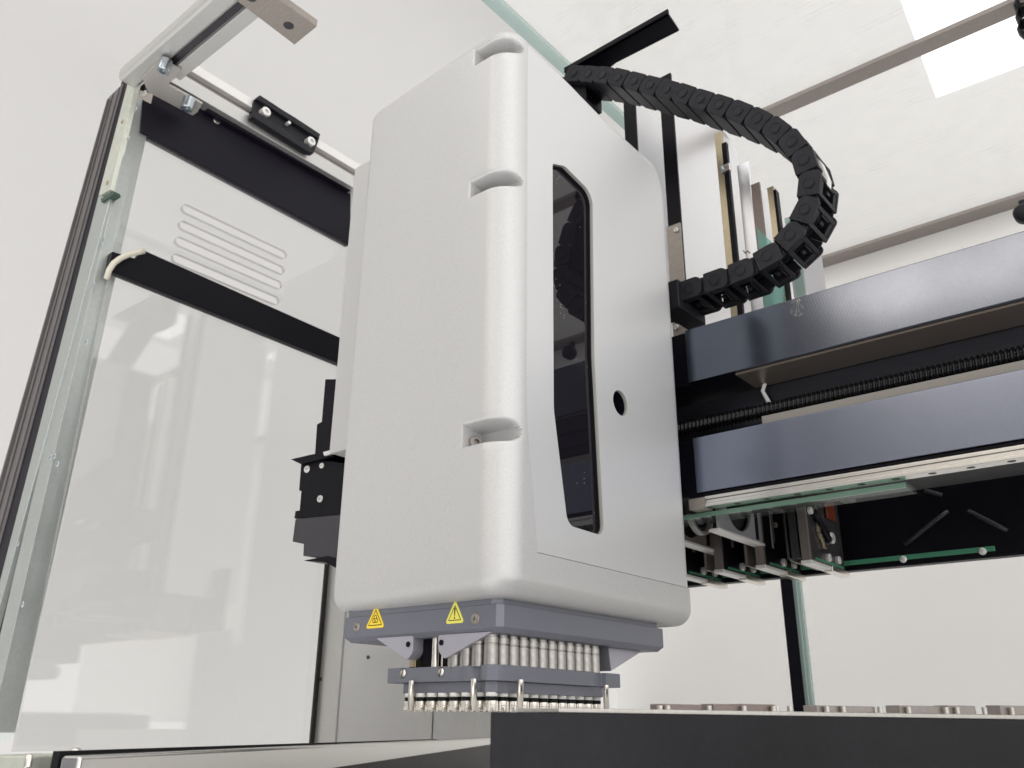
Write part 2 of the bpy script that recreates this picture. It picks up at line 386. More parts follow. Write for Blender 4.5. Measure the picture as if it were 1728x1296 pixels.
def grid(cols, zl, mb, cap_top=None):
    vs = [point(c, z) for z in zl for c in cols]; n = len(cols)
    mb.add(vs, [(k * n + i, k * n + i + 1, (k + 1) * n + i + 1, (k + 1) * n + i) for k in range(len(zl) - 1) for i in range(n - 1)], True)
zall = sorted(zs + [ZSEAM - .35, ZSEAM + .35])
fc = MB(); grid(front_cols, zall, fc)
lip_cols = [front_cols[-1]] + [(X1, ('s', t), 1, 0) for t in np.linspace(0.002, 1, 21)] + side_cols[22:]
grid(lip_cols, [z for z in zall if z <= ZSEAM - .3], fc)
# underside
ring = [point(c, ZB) for c in front_cols] + [point(c, ZB) for c in lip_cols[1:]]
fc.add(ring, [tuple(range(len(ring)))])
shell = fc.build('front_cover', 'paint', head, merge=True)
sm_ = shell.modifiers.new('thick', 'SOLIDIFY'); sm_.thickness = 1.3 * MM; sm_.offset = -1
apply_mods(shell)
sp = MB(); grid(side_cols, [z for z in zall if z >= ZSEAM + .3], sp)
side = sp.build('side_cover', 'paint_lit_side', head)
sm_ = side.modifiers.new('thick', 'SOLIDIFY'); sm_.thickness = 2.6 * MM; sm_.offset = -1
# top cap
topc = MB(); ring = [point(c, ZT) for c in front_cols] + [point(c, ZT) for c in side_cols]
ring = [(p[0], p[1], p[2] - .2) for p in ring]
topc.add(ring, [tuple(range(len(ring)))]); topc.build('top_cover', 'paint', head)
# window opening and access hole
def round_poly(pts, rads, n=8):
    out = []
    m = len(pts)
    for i in range(m):
        p = Vector(pts[i]); a = (Vector(pts[i - 1]) - p).normalized(); b = (Vector(pts[(i + 1) % m]) - p).normalized()
        ang = a.angle(b); r = rads[i]
        if r <= 0: out.append(tuple(p)); continue
        t = r / math.tan(ang / 2); bis = (a + b).normalized(); c = p + bis * (r / math.sin(ang / 2))
        s0 = p + a * t - c; s1 = p + b * t - c; tot = s0.angle(s1); ax = s0.cross(s1) if len(s0) == 3 else None
        sg = 1 if (s0.x * s1.y - s0.y * s1.x) > 0 else -1
        for k in range(n + 1):
            th = sg * tot * k / n; out.append((c.x + s0.x * math.cos(th) - s0.y * math.sin(th), c.y + s0.x * math.sin(th) + s0.y * math.cos(th)))
    return out
WIN = [at(px, py, 0, X1) for px, py in ((932.5, 276), (953, 280), (1000, 327), (1003, 600), (1019.5, 905), (958, 886), (934.5, 690))]
WIN = [(p[1], p[2]) for p in WIN]
WR = [3, 9, 12, 60, 7, 8, 40]
def shrink(poly, d):
    c = Vector((sum(p[0] for p in poly) / len(poly), sum(p[1] for p in poly) / len(poly))); out = []
    n = len(poly)
    for i in range(n):
        p = Vector(poly[i]); a = (p - Vector(poly[i - 1])).normalized(); b = (Vector(poly[(i + 1) % n]) - p).normalized()
        na = Vector((-a.y, a.x)); nb = Vector((-b.y, b.x))
        if na.dot(c - p) < 0: na = -na
        if nb.dot(c - p) < 0: nb = -nb
        m = (na + nb).normalized(); out.append(tuple(p + m * d / max(.4, m.dot(na))))
    return out
wpoly = round_poly(WIN, WR)
cut = MB().prism([(X1 - 12, y, z) for y, z in wpoly], (24, 0, 0)).build('cutter', 'dark', head)
hc = at(1047, 680, 0, X1)
cut2 = MB().cyl((X1 - 12, hc[1], hc[2]), (X1 + 12, hc[1], hc[2]), 9.2, n=40).build('cutter', 'dark', head)
bpy.context.view_layer.update()
for c in (cut, cut2):
    b = side.modifiers.new('cut', 'BOOLEAN'); b.object = c; b.operation = 'DIFFERENCE'; b.solver = 'EXACT'
bv = side.modifiers.new('bv', 'BEVEL'); bv.width = .0007; bv.segments = 2; bv.limit_method = 'ANGLE'; bv.angle_limit = math.radians(60)
apply_mods(side)
for c in (cut, cut2): bpy.data.objects.remove(c)
M['rim'] = mat('window_rim_paint', (.40, .385, .36), .6)
side.data.materials.append(M['rim'])
for p in side.data.polygons:
    p.use_smooth = abs(p.normal.x) < .9995; c_ = p.center
    yy, zz_ = c_.y * 1000 + 90, c_.z * 1000
    if abs(p.normal.x) < .4 and 30 < yy < 130 and 55 < zz_ < 340: p.material_index = len(side.data.materials) - 1
try:
    side.data.set_sharp_from_angle(angle=math.radians(25))
    shell.data.set_sharp_from_angle(angle=math.radians(38))
except Exception as ex: print(ex)
for p in side.data.polygons: p.use_smooth = abs(p.normal.x) < .9995
for p in shell.data.polygons:
    if p.normal.x > .9995 and p.center.z * 1000 < 42: p.use_smooth = False
# gasket ring and dark glass
wi = round_poly(shrink(WIN, 1.1), [max(1, r - 1.1) for r in WR]); wo = round_poly(shrink(WIN, -1.5), [r + 1.5 for r in WR])
g = MB(); n = len(wi)
for xa in (X1 - 2.65,):
    vs = [(xa, y, z) for y, z in wo] + [(xa, y, z) for y, z in wi] + [(xa - 1.6, y, z) for y, z in wi] + [(xa - 1.6, y, z) for y, z in wo]
    g.add(vs, [(i, (i + 1) % n, (i + 1) % n + n, i + n) for i in range(n)] + [(i + n, (i + 1) % n + n, (i + 1) % n + 2 * n, i + 2 * n) for i in range(n)] +
          [(i + 3 * n, (i + 1) % n + 3 * n, (i + 1) % n, i) for i in range(n)])
g.build('window_gasket', 'gasket', head)
M['darkglass'] = mat('smoked_acrylic', (.008, .007, .010), .02, .0, spec=.45)
nt = M['darkglass'].node_tree; b = nt.nodes['Principled BSDF']  # sparse dust on the smoked window
tcx = nt.nodes.new("ShaderNodeTexCoord"); vr = nt.nodes.new("ShaderNodeTexVoronoi"); vr.inputs["Scale"].default_value = 420; nt.links.new(tcx.outputs["Object"], vr.inputs["Vector"])
l1 = nt.nodes.new("ShaderNodeMath"); l1.operation = 'LESS_THAN'; l1.inputs[1].default_value = .13; nt.links.new(vr.outputs["Distance"], l1.inputs[0])
nn = nt.nodes.new("ShaderNodeTexNoise"); nn.inputs["Scale"].default_value = 38; nt.links.new(tcx.outputs["Object"], nn.inputs["Vector"])
l2 = nt.nodes.new("ShaderNodeMath"); l2.operation = 'GREATER_THAN'; l2.inputs[1].default_value = .60; nt.links.new(nn.outputs["Fac"], l2.inputs[0])
l3 = nt.nodes.new("ShaderNodeMath"); l3.operation = 'MULTIPLY'; nt.links.new(l1.outputs[0], l3.inputs[0]); nt.links.new(l2.outputs[0], l3.inputs[1])
mx = nt.nodes.new("ShaderNodeMix"); mx.data_type = 'RGBA'; nt.links.new(l3.outputs[0], mx.inputs["Factor"]); mx.inputs["A"].default_value = (.008, .007, .010, 1); mx.inputs["B"].default_value = (.4, .4, .4, 1)
nt.links.new(mx.outputs["Result"], b.inputs["Base Color"])
wg = round_poly(shrink(WIN, -3), [r + 3 for r in WR])
MB().prism([(X1 - 4.0, y, z) for y, z in wg], (-3, 0, 0)).build('window_glass', 'darkglass', head)
# dark backing behind the hole and the seams
mb = MB().cyl((X1 - 30, hc[1], hc[2]), (X1 - 2.7, hc[1], hc[2]), 9.6, n=32, caps=False)
mb.cyl((X1 - 31, hc[1], hc[2]), (X1 - 30, hc[1], hc[2]), 13, n=32); mb.build('access_hole_liner', 'black_soft', head)
sb = MB()
zz = [44, 60, 80, 100, 118, 150, 250, 400]
for a, b2 in zip(zz[:-1], zz[1:]):
    sb.hexa([(X1 - 2.2, seam_y(a) - 2.5, a), (X1 - 2.2, seam_y(a) + .3, a), (X1 - 3.0, seam_y(a) + .3, a), (X1 - 3.0, seam_y(a) - 2.5, a)],
            [(X1 - 2.2, seam_y(b2) - 2.5, b2), (X1 - 2.2, seam_y(b2) + .3, b2), (X1 - 3.0, seam_y(b2) + .3, b2), (X1 - 3.0, seam_y(b2) - 2.5, b2)])
sb.box(X1 - 3, X1 - 2.2, 18, 190, ZSEAM - 2.5, ZSEAM + .3)
sb.build('seam_backing', 'gasket', head)
# recessed cap screws in the finger notches
def cap_screw(name, c, ax, r, ln, m, parent, sock=.5, local=False):
    mb = MB(); mb.lathe(c, ax, [(0, r), (ln - .15 * r, r), (ln, r * .86), (ln, r * sock), (ln - r * .5, r * sock * .95), (ln - r * .5, 0)], n=18)
    o = mb.build(name, m, parent)
    o.data.set_sharp_from_angle(angle=math.radians(35)); return o
for zc, h in NOTCH:
    cap_screw('cap_screw', (XL + .3, -2.2, zc - 2.6), (1, -.35, 0), 4.0, 4.6, 'worn_screw', head, .5)
# rear shell strip showing left of the cover
rl = at(597, 290, 1, 40); rl2 = at(556, 765, 1, 40)
MB().box(rl[0], X0 + 30, 40, 150, rl2[2], rl[2] + 4).build('rear_cover', 'paint', head, bevel=2)
MB().box(rl[0] - 4.5, X0 + 25, 152, 190, rl2[2] - 55, rl[2] + 1).build('rear_plate', 'black', head)
MB().box(X0 + 12, X1 - 6, 30, YR - 4, 19, 60).build('inner_frame', 'black', head)

# grey base plate in two steps with a bottom chamfer
base = MB()
def slab(mb, x0, x1, y0, y1, z0, z1, ch):
    a = [(x0 + ch, y0 + ch, z0), (x1 - ch, y0 + ch, z0), (x1 - ch, y1 - ch, z0), (x0 + ch, y1 - ch, z0)]
    b = [(x0, y0, z0 + ch), (x1, y0, z0 + ch), (x1, y1, z0 + ch), (x0, y1, z0 + ch)]
    c = [(x0, y0, z1), (x1, y0, z1), (x1, y1, z1), (x0, y1, z1)]
    mb.add(a + b + c, [(3, 2, 1, 0), (8, 9, 10, 11)] + [(i, (i + 1) % 4, 4 + (i + 1) % 4, 4 + i) for i in range(4)] + [(4 + i, 4 + (i + 1) % 4, 8 + (i + 1) % 4, 8 + i) for i in range(4)])
# plate with a cut near corner, as in the photograph
def cprism(mb, x0, x1, y0, y1, z0, z1, c, ch=0):
    def ringp(o, z): return [(x0 + o, y0 + o, z), (x1 - c - o * .4, y0 + o, z), (x1 - o, y0 + c + o * .4, z), (x1 - o, y1 - o, z), (x0 + o, y1 - o, z)]
    r = [ringp(ch, z0), ringp(0, z0 + ch), ringp(0, z1)]
    vs = r[0] + r[1] + r[2]
    mb.add(vs, [(4, 3, 2, 1, 0), (10, 11, 12, 13, 14)] + [(k * 5 + i, k * 5 + (i + 1) % 5, (k + 1) * 5 + (i + 1) % 5, (k + 1) * 5 + i) for k in range(2) for i in range(5)])
cprism(base, -129.7, 0, 0, 173, -2.6, 12.8, 3.2, 3.0)
base.build('base_plate', 'anod', head, bevel=.35, seg=1)
up = MB(); cprism(up, -127.2, -2.2, 2.2 - 2.0, 169, 12.8, 21.5, 4.5, .001)
up.build('upper_plate', 'anod', head, bevel=.3, seg=1)
def hexscrew(px, py, r):
    p = at(px, py, 1, 0)
    o = MB().lathe((p[0], 0.2, p[2]), (0, -1, 0), [(-1, r * 1.32), (.12, r * 1.32), (.12, r * 1.02)], n=24).build('screw_rim', 'ink', head)
    cap_screw('cap_screw', (p[0], 0.6, p[2]), (0, -1, 0), r, 1.3, 'worn_screw', head, .25)
hexscrew(602, 1058, 3.0); hexscrew(802, 1044, 3.2)
# warning labels: rounded yellow triangles lying on the plate's front face
def tri(cx, cz, wdt, hgt, grow, y, th, r, m, name, parent):
    pts = [(cx - wdt / 2 - grow * 1.6, cz - hgt / 2 - grow), (cx + wdt / 2 + grow * 1.6, cz - hgt / 2 - grow), (cx, cz + hgt / 2 + grow * 2.1)]
    rp = round_poly(pts, [r] * 3, 6)
    return MB().prism([(a, y, b) for a, b in rp], (0, -th, 0)).build(name, m, parent)
def ringmb(mb, cx, cz, r, wd, y, th, a0=0, a1=360, n=20):
    for k in range(n):
        t0 = math.radians(a0 + (a1 - a0) * k / n); t1 = math.radians(a0 + (a1 - a0) * (k + 1) / n)
        q = [(cx + rr * math.cos(t), y, cz + rr * math.sin(t)) for rr, t in ((r - wd / 2, t0), (r + wd / 2, t0), (r + wd / 2, t1), (r - wd / 2, t1))]
        mb.prism(q, (0, -th, 0))
for (pt, pl, pr, col_, kind) in (((634, 1022), (617, 1062), (649, 1058), 'yellow', 'bio'), ((768, 1014), (752, 1053), (783, 1051), 'yellow_pale', 'excl')):
    T, A, B = at(*pt, 1, 0), at(*pl, 1, 0), at(*pr, 1, 0)
    cx = (A[0] + B[0]) / 2; zb_ = (A[2] + B[2]) / 2 + .9; zt_ = T[2] - 1.0; wdt = (B[0] - A[0]) * .86; cz = (zb_ + zt_) / 2; hgt = zt_ - zb_
    lab = tri(cx, cz, wdt, hgt, .9, 0, .18, 1.3, col_, 'warning_label', head)
    lab['label'] = 'yellow triangle with black biohazard trefoil' if kind == 'bio' else 'pale yellow triangle with black exclamation mark'
    # outline: black band between two triangles
    o1 = tri(cx, cz, wdt, hgt, -.62, -.18, .05, .4, 'ink', 'label_outline', head)
    o2 = tri(cx, cz, wdt, hgt, -1.12, -.23, .05, .2, col_, 'label_field', head)
    for o_ in (o1, o2): o_.parent = lab
    sy = MB()
    if kind == 'excl':
        sy.prism([(cx - .55, -.28, cz + 2.2), (cx + .55, -.28, cz + 2.2), (cx + .3, -.28, cz - 2.0), (cx - .3, -.28, cz - 2.0)], (0, -.05, 0))
        sy.cyl((cx, -.28, cz - 3.2), (cx, -.33, cz - 3.2), .55, n=12)
    else:
        c0z = cz - 1.6
        for a in (90, 210, 330):
            ringmb(sy, cx + 1.25 * math.cos(math.radians(a)), c0z + 1.25 * math.sin(math.radians(a)), 1.25, .5, -.28, .05, a - 150, a + 150, 14)
        ringmb(sy, cx, c0z, .75, .28, -.34, .04, n=14)
    s_ = sy.build('label_symbol', 'ink', head); s_.parent = lab
# linkage ears under the plate
def ear(poly, rads, y0, th, boltpx, rb):
    P = [at(px, py, 1, 0) for px, py in poly]; rp = round_poly([(p[0], p[2]) for p in P], rads, 6)
    mb = MB().prism([(a, y0, b) for a, b in rp], (0, th, 0)); e = mb.build('linkage_bracket', 'anod_light', head, bevel=.3, seg=1)
    b_ = at(boltpx[0], boltpx[1], 1, 0)
    m2 = MB().lathe((b_[0], y0, b_[2]), (0, -1, 0), [(0, rb), (.5, rb), (.8, rb * .8), (.5, rb * .45), (.2, 0)], n=18).build('bolt', 'black', head); m2.parent = e
    return e
ear([(627, 1074), (694, 1072), (693.5, 1100), (683.5, 1114)], [0, 1.5, 4, 3], 1.5, 9, (686, 1087), 1.6)
ear([(735.5, 1071), (828, 1065), (746, 1112), (736, 1098)], [1.5, 0, 3, 4], 1.5, 9, (742, 1084), 1.6)
# rear and right hand gusset seen past the tubes
MB().prism([(-10, 120, -2.7), (-10, 160, -2.7), (-10, 122, -17)], (-50, 0, 0)).build('rear_gusset', 'anod_light', head)
# black drive block, steel rods and brass bits between the ears
MB().box(-69, -48, 10, 40, -18.5, -2.6).build('drive_block', 'black', head)
p = at(731, 1100, 1, 6); MB().cyl((p[0], 8, -19), (p[0], 8, -2.6), 2.2).cyl((p[0] + 3.2, 11, -19), (p[0] + 3.2, 11, -2.6), 1.3).build('guide_rod', 'steel_warm', head)
for px, wd in ((693, 5), (758, 5.5), (772, 5)):
    p = at(px, 1115, 1, 7); mb = MB().box(p[0] - wd / 2, p[0] + wd / 2, 8.5, 14, -18.5, -11.5); mb.box(p[0] - wd / 2 + .8, p[0] + wd / 2 - .8, 7.5, 9, -18.5, -14.5); mb.build('brass_spring_block', 'gold', head, bevel=.4)
# tube rows: eight along the front, twelve along the side
TX, TY, PITCH = -8.4 - 4.2, 7.2, 9.0
tube0 = None
for i in range(8):
    for j in range(12):
        if not (i < 2 or j < 1): continue
        if j == 0 and i > 3: continue
        x, y = TX - i * PITCH, TY + j * PITCH
        if tube0 is None:
            mb = MB(); mb.lathe((0, 0, 0), (0, 0, 1), [(-19.5, 3.95), (-8.3, 3.95), (-8.0, 3.6), (-7.6, 3.6), (-7.3, 3.95), (-4.2, 3.95), (-4.0, 3.4), (-2.3, 3.4)], n=24)
            tube0 = mb.build('tube', 'tube', head, local=True, origin=(0, 0, 0)); tube0.data.set_sharp_from_angle(angle=math.radians(30))
            tube0.location = Vector((x + 60, y - 90, 0)) * MM
        else: child_copy(tube0, head, (x + 60, y - 90, 0))
MB().box(-86, -20, 20, 118, -18.6, -2.7).build('tube_gap_shade', 'dark', head)  # dark filler added as shade between the tubes; inner rows left out
# lower guide plate with scalloped edge, and the block below it
gp = [(-92, -.2), (-31, -.2), (-27, -.2), (-24.5, 3.2), (-17, 3.4), (-14, 1.0), (-9.8, 1.0), (-6.2, 4.2), (-5.5, 11.5), (-5.5, 96), (-7.0, 100), (-7.0, 106), (-3.8, 110), (-3.8, 126), (-92, 126)]
gp = [(-92, 4), (-34, 4), (-29.5, 3.2), (-25.5, 5.5), (-20, 6.5), (-16.5, 3.6), (-11, 2.2), (-6.4, 5.2), (-5.0, 11.5), (-5.0, 96), (-8.0, 99), (-8.0, 108), (-5, 109), (-5, 125), (-92, 125)]
MB().prism([(x, y, -27.2) for x, y in gp], (0, 0, 8.4)).build('guide_plate', 'anod', head, bevel=.35, seg=1)
sp2 = [(-81, 7), (-60, 7), (-30, 5.5), (-20, 8.2), (-14, 4.6), (-8.6, 8), (-8.3, 16), (-8.3, 110), (-81, 110)]
MB().prism([(x, y, -33.2) for x, y in sp2], (0, 0, 6.0)).build('stripper_plate', 'anod', head, bevel=.3, seg=1)
def slot_screw(px, py):
    p = at(px, py, 1, 4)
    o = MB().lathe((p[0], 4, p[2]), (0, -1, 0), [(0, 2.45), (.25, 2.45), (.28, 2.1), (.5, 2.1), (.5, 0)], n=24)
    o = o.build('slotted_screw', 'steel', head)
    a = math.radians(68); dx, dz = math.cos(a) * 2.0, math.sin(a) * 2.0; nx, nz = -math.sin(a) * .3, math.cos(a) * .3
    s_ = MB().prism([(p[0] - dx - nx, 3.5, p[2] - dz - nz), (p[0] + dx - nx, 3.5, p[2] + dz - nz), (p[0] + dx + nx, 3.5, p[2] + dz + nz), (p[0] - dx + nx, 3.5, p[2] - dz + nz)], (0, -.06, 0)).build('screw_slot', 'ink', head)
    s_.parent = o
    r_ = MB(); ringmb(r_, p[0], p[2], 2.6, .35, 3.98, .1, n=24); r_ = r_.build('screw_ring', 'ink', head); r_.parent = o
slot_screw(680, 1136); slot_screw(744, 1134)
# tip barrels: white collar, black o-ring, slit nickel coupling
bar = MB(); n_ = 24
bar.lathe((0, 0, 0), (0, 0, -1), [(37.0, 2.9), (37.3, 3.35), (39.4, 3.35), (39.7, 3.0), (42.0, 3.0), (42.3, 2.6), (42.3, 1.4), (41, 1.2)], n=16)
for a in (15, 105, 195, 285):
    ca, sa = math.cos(math.radians(a)), math.sin(math.radians(a))
    bar.cyl((ca * 3.2, sa * 3.2, -37.6), (ca * 3.2, sa * 3.2, -42.6), .6, n=8)
    c2, s2 = math.cos(math.radians(a + 32)), math.sin(math.radians(a + 32))
    bar.cyl((c2 * 3.2, s2 * 3.2, -40.6), (c2 * 3.2, s2 * 3.2, -42.9), .65, .5, n=8)
bar0 = bar.build('tip_barrel', 'steel_warm', head, local=True, origin=(0, 0, 0)); bar0.data.set_sharp_from_angle(angle=math.radians(40))
colr = MB().lathe((0, 0, 0), (0, 0, -1), [(33, 3.3), (34.9, 3.3), (35.2, 2.9)], n=20).build('collar', 'white', bar0, local=True, origin=(0, 0, 0))
ring_ = MB().lathe((0, 0, 0), (0, 0, -1), [(35.1, 2.4), (35.3, 3.3), (36.2, 3.5), (37.0, 3.3), (37.2, 2.4)], n=20).build('o_ring', 'gasket', bar0, local=True, origin=(0, 0, 0))
for i in range(8):
    for j in range(12):
        if not (i < 2 or j < 2): continue
        x, y = TX - i * PITCH, TY + 1.2 + j * PITCH
        if i == 0 and j == 0: bar0.location = Vector((x + 60, y - 90, 0)) * MM; continue
        c = child_copy(bar0, head, (x + 60, y - 90, 0)); child_copy(colr, c, (0, 0, 0)); child_copy(ring_, c, (0, 0, 0))
MB().box(-82, -33, 27, 112, -42.2, -33.3).build('barrel_gap_shade', 'dark', head)  # dark block put in for the shade behind the outer barrels
# four tall guide pins
for (x, y) in ((-68.5, 2.0), (-19.5, 1.6), (-3.2, 21.5), (-3.2, 105.5)):
    mb = MB().lathe((x, y, -27.2), (0, 0, -1), [(-1, 1.75), (12.5, 1.75), (12.7, 1.3), (14.6, 1.3), (15.4, .6), (15.4, 0)], n=16); mb.build('guide_pin', 'steel_warm', head)

# ================================================================ BLACK CARRIAGE BRACKET (left of the head)
cb = thing('carriage_bracket', 'stepped black sheet metal bracket with screws left of the pipetting head', 'bracket', (-300, 100, 75))
pxprism([(535, 716), (543, 712), (549, 640), (640, 640), (640, 790), (531, 775)], 1, 100, 12).build('upper_plate', 'black', cb)
pxprism([(508, 778), (530, 770), (640, 760), (640, 874), (496, 875), (498, 862), (505, 861), (508, 828), (504, 828)], 1, 100, 25).build('body_plate', 'black', cb, bevel=.8)
M['smoked'] = mat('smoked_metal', (.07, .065, .075), .3, .6, grain=.1, gscale=300, smudge=.2)
pxprism([(498, 876), (640, 862), (640, 955), (511, 938), (512, 918), (493, 914)], 1, 97, 10).build('lower_cover', 'smoked', cb, bevel=.8)
pxprism([(491, 775), (530, 766), (560, 764), (560, 770), (507, 783)], 1, 96, 40).build('top_flange', 'black', cb)
pxprism([(512, 946), (553, 938), (570, 942), (570, 960), (549, 949)], 1, 96, 20).build('bottom_flange', 'black', cb)
for px, py, r in ((519, 792, 3.4), (544, 786, 2.6), (541, 842, 3.2)):
    p = at(px, py, 1, 100); cap_screw('cap_screw', (p[0], 100, p[2]), (.2, -1, 0), r, 1.6, 'alu_white', cb, .4)
pxprism([(545, 763), (566, 757), (566, 764), (547, 769)], 1, 94, 3).build('edge_strip', 'alu_white', cb)

# ================================================================ GANTRY BEAM
bm_ = thing('gantry_beam', 'long blued steel gantry beam with linear guide and lead screw to the right', 'beam', (300, 230, 97))
XE = 820
mb = MB(); mb.box(-90, XE, 218, 300, 205.2, 251); mb.box(-90, XE, 218, 300, 114, 158.5); mb.build('beam_core', 'black', bm_)
MB().box(11, XE, 214, 217.8, 205.3, 251.2).build('upper_rail_plate', 'blued', bm_, bevel=.7)
MB().box(11.5, XE, 214, 217.8, 115.2, 159).build('lower_rail_plate', 'blued2', bm_, bevel=.7)
MB().box(50, XE, 217.9, 254, 203.6, 205.1).build('upper_flange_underside', mat('brown_reflection_underside', (.19, .16, .135), .32, .5, grain=.08, gscale=500, stretch=(.1, 1, 1)), bm_)  # brown reflection on the underside, put into the colour
M['chback'] = mat('channel_back', (.04, .04, .052), .3, .6, grain=.1, gscale=500, stretch=(.05, 1, 1), smudge=.1)
MB().box(-90, XE, 256, 262, 158.6, 203.5).build('channel_back', 'chback', bm_)
MB().box(62, XE, 230, 255.5, 158.6, 170.5).build('channel_lit_band', mat('beige_lit_band', (.26, .245, .225), .45, .2, grain=.03), bm_, bevel=.5)  # lit lower part of the channel back, built as a beige strip
# pale curved bracket inside the channel
pts = [at(x, y, 1, 250) for x, y in ((1293, 640), (1287, 660), (1296, 676), (1308, 700), (1312, 716))]
MB().tube(pts, 1.7, 10).build('channel_cable', 'white', bm_)
# lead screw: helical thread
sc_r, sc_p = 5.1, 3.5; x = -20.0; ns = 16; vs = []; steps = int((620 + 20) / (sc_p / 6))
for k in range(steps):
    xx = -20 + k * sc_p / 6
    for i in range(ns):
        a = 2 * math.pi * i / ns; ph = (k / 6 + i / ns) % 1.0
        r = sc_r + 1.0 * math.cos(2 * math.pi * ph)
        vs.append((xx, 238 + r * math.cos(a), 177.5 + r * math.sin(a)))
MB().add(vs, [(k * ns + i, k * ns + (i + 1) % ns, (k + 1) * ns + (i + 1) % ns, (k + 1) * ns + i) for k in range(steps - 1) for i in range(ns)], True).build('lead_screw', mat('oiled_black_screw', (.018, .018, .020), .22, .6), bm_)
# linear guide under the lower plate
rail = MB(); rail.box(17, XE, 215.2, 227, 104.2, 106.8); rail.box(17, XE, 216.6, 226, 106.8, 109.6); rail.box(17, XE, 215.2, 227, 109.6, 112.2)
rail = rail.build('linear_guide', 'stainless', bm_, bevel=.5)
MB().box(4, XE, 216, 228, 112.3, 114.6).build('guide_seat', 'black', bm_)
rail2 = MB().box(4, 17, 215, 228, 103.6, 111.5).build('guide_end_stop', 'brownsteel', bm_)
for px, py in ((1185, 852), (1233, 845), (1283, 837), (1335, 829), (1390, 821), (1446, 813), (1505, 804), (1568, 795), (1634, 785), (1704, 775)):
    p = at(px, py, 2, 104.2); h_ = MB(); c = (p[0], 221, 104.3)
    h_.lathe(c, (0, 0, -1), [(0, 2.6), (.12, 2.6), (.12, 1.9)], n=20)
    h_.lathe(c, (0, 0, -1), [(.11, 1.9), (.11, 0)], n=20); h_ = h_.build('bolt_hole', 'ink', rail); h_.parent = rail
# glass shelf below the guide: bright green edge
gs = thing('glass_shelf', 'clear glass shelf with thin green edge under the linear guide', 'glass shelf', (50, 230, 100))
MB().box(-60, 158, 230.2, 252, 99.8, 103).build('clear_sheet', glassy('clear_shelf', (.9, .97, .93), .25, .0, .03), gs)
MB().box(-60, 158, 228.0, 230, 99.6, 103.2).build('green_edge', 'green_edge', gs, bevel=.3)

# ================================================================ CABLE CHAIN
ch = thing('cable_chain', 'black plastic cable chain looping out behind the pipetting head', 'cable chain', (0, 235, 289))
L_ = [(0, 92), (70, 95), (140, 98), (210, 102), (285, 112), (362, 130), (440, 150), (520, 170), (600, 190), (685, 218), (775, 245), (868, 275), (960, 312), (1050, 358), (1132, 420), (1193, 505), (1225, 615), (1210, 742), (1142, 870), (1035, 975), (905, 1048), (780, 1095), (655, 1137), (530, 1175)]
CP = []
for a, b in L_:
    p = at(940 + a / 2.88, 90 + b / 2.88, 1, 214); CP.append((float(p[0]), float(p[2])))
CP[0] = (2 * CP[1][0] - CP[2][0], 2 * CP[1][1] - CP[2][1]); CP[-1] = (2 * CP[-2][0] - CP[-3][0], 2 * CP[-2][1] - CP[-3][1])
CW = 38.0; HH = 9.0
link0 = None
def link_mesh():
    # local: x along the chain (0 = this pivot, 22 = next), y across, z outward of the loop
    lm = MB()
    def plate(y, th):
        pts = [(-8.3, -HH), (12.9, -HH), (12.9, HH), (-8.3, HH)]
        rp = round_poly(pts, [6.5, .8, .8, 5.0], 6)
        sg = 1 if y < 10 else -1
        lm.prism([(a, y + sg * a * .03, b) for a, b in rp], (0, th, 0))
    plate(0, 3.0); plate(CW - 3, 3.0)
    # tongue that slips under the next link
    for y in (3.0, CW - 5):
        rp = round_poly([(14, -HH + 1.2), (26.5, -HH + 1.2), (26.5, HH - 1.2), (14, HH - 1.2)], [0, 5, 5, 0], 4)
        lm.prism([(a, y, b) for a, b in rp], (0, 2.0, 0))
    # inner side closed by a floor, outer side by an open snap-on frame
    lm.box(-5.5, 14.0, 3, CW - 3, -HH, -HH + 1.6); lm.box(-7.5, 16, 3.2, CW - 3.2, -HH + 1.8, -HH + 2.6)
    lm.box(-4.5, -1.2, 3, CW - 3, HH - 2.4, HH - .2); lm.box(9.6, 13.2, 3, CW - 3, HH - 2.4, HH - .2)
    lm.box(-1.2, 9.6, 3, 8.5, HH - 2.4, HH - .6); lm.box(-1.2, 9.6, CW - 8.5, CW - 3, HH - 2.4, HH - .6)
    lm.box(-.6, .9, 12, CW - 12, HH - 2.2, HH + .3)
    lm.box(3, 6, 16, CW - 16, HH - 2.2, HH - .4)
    return lm
core = MB()
pr = []
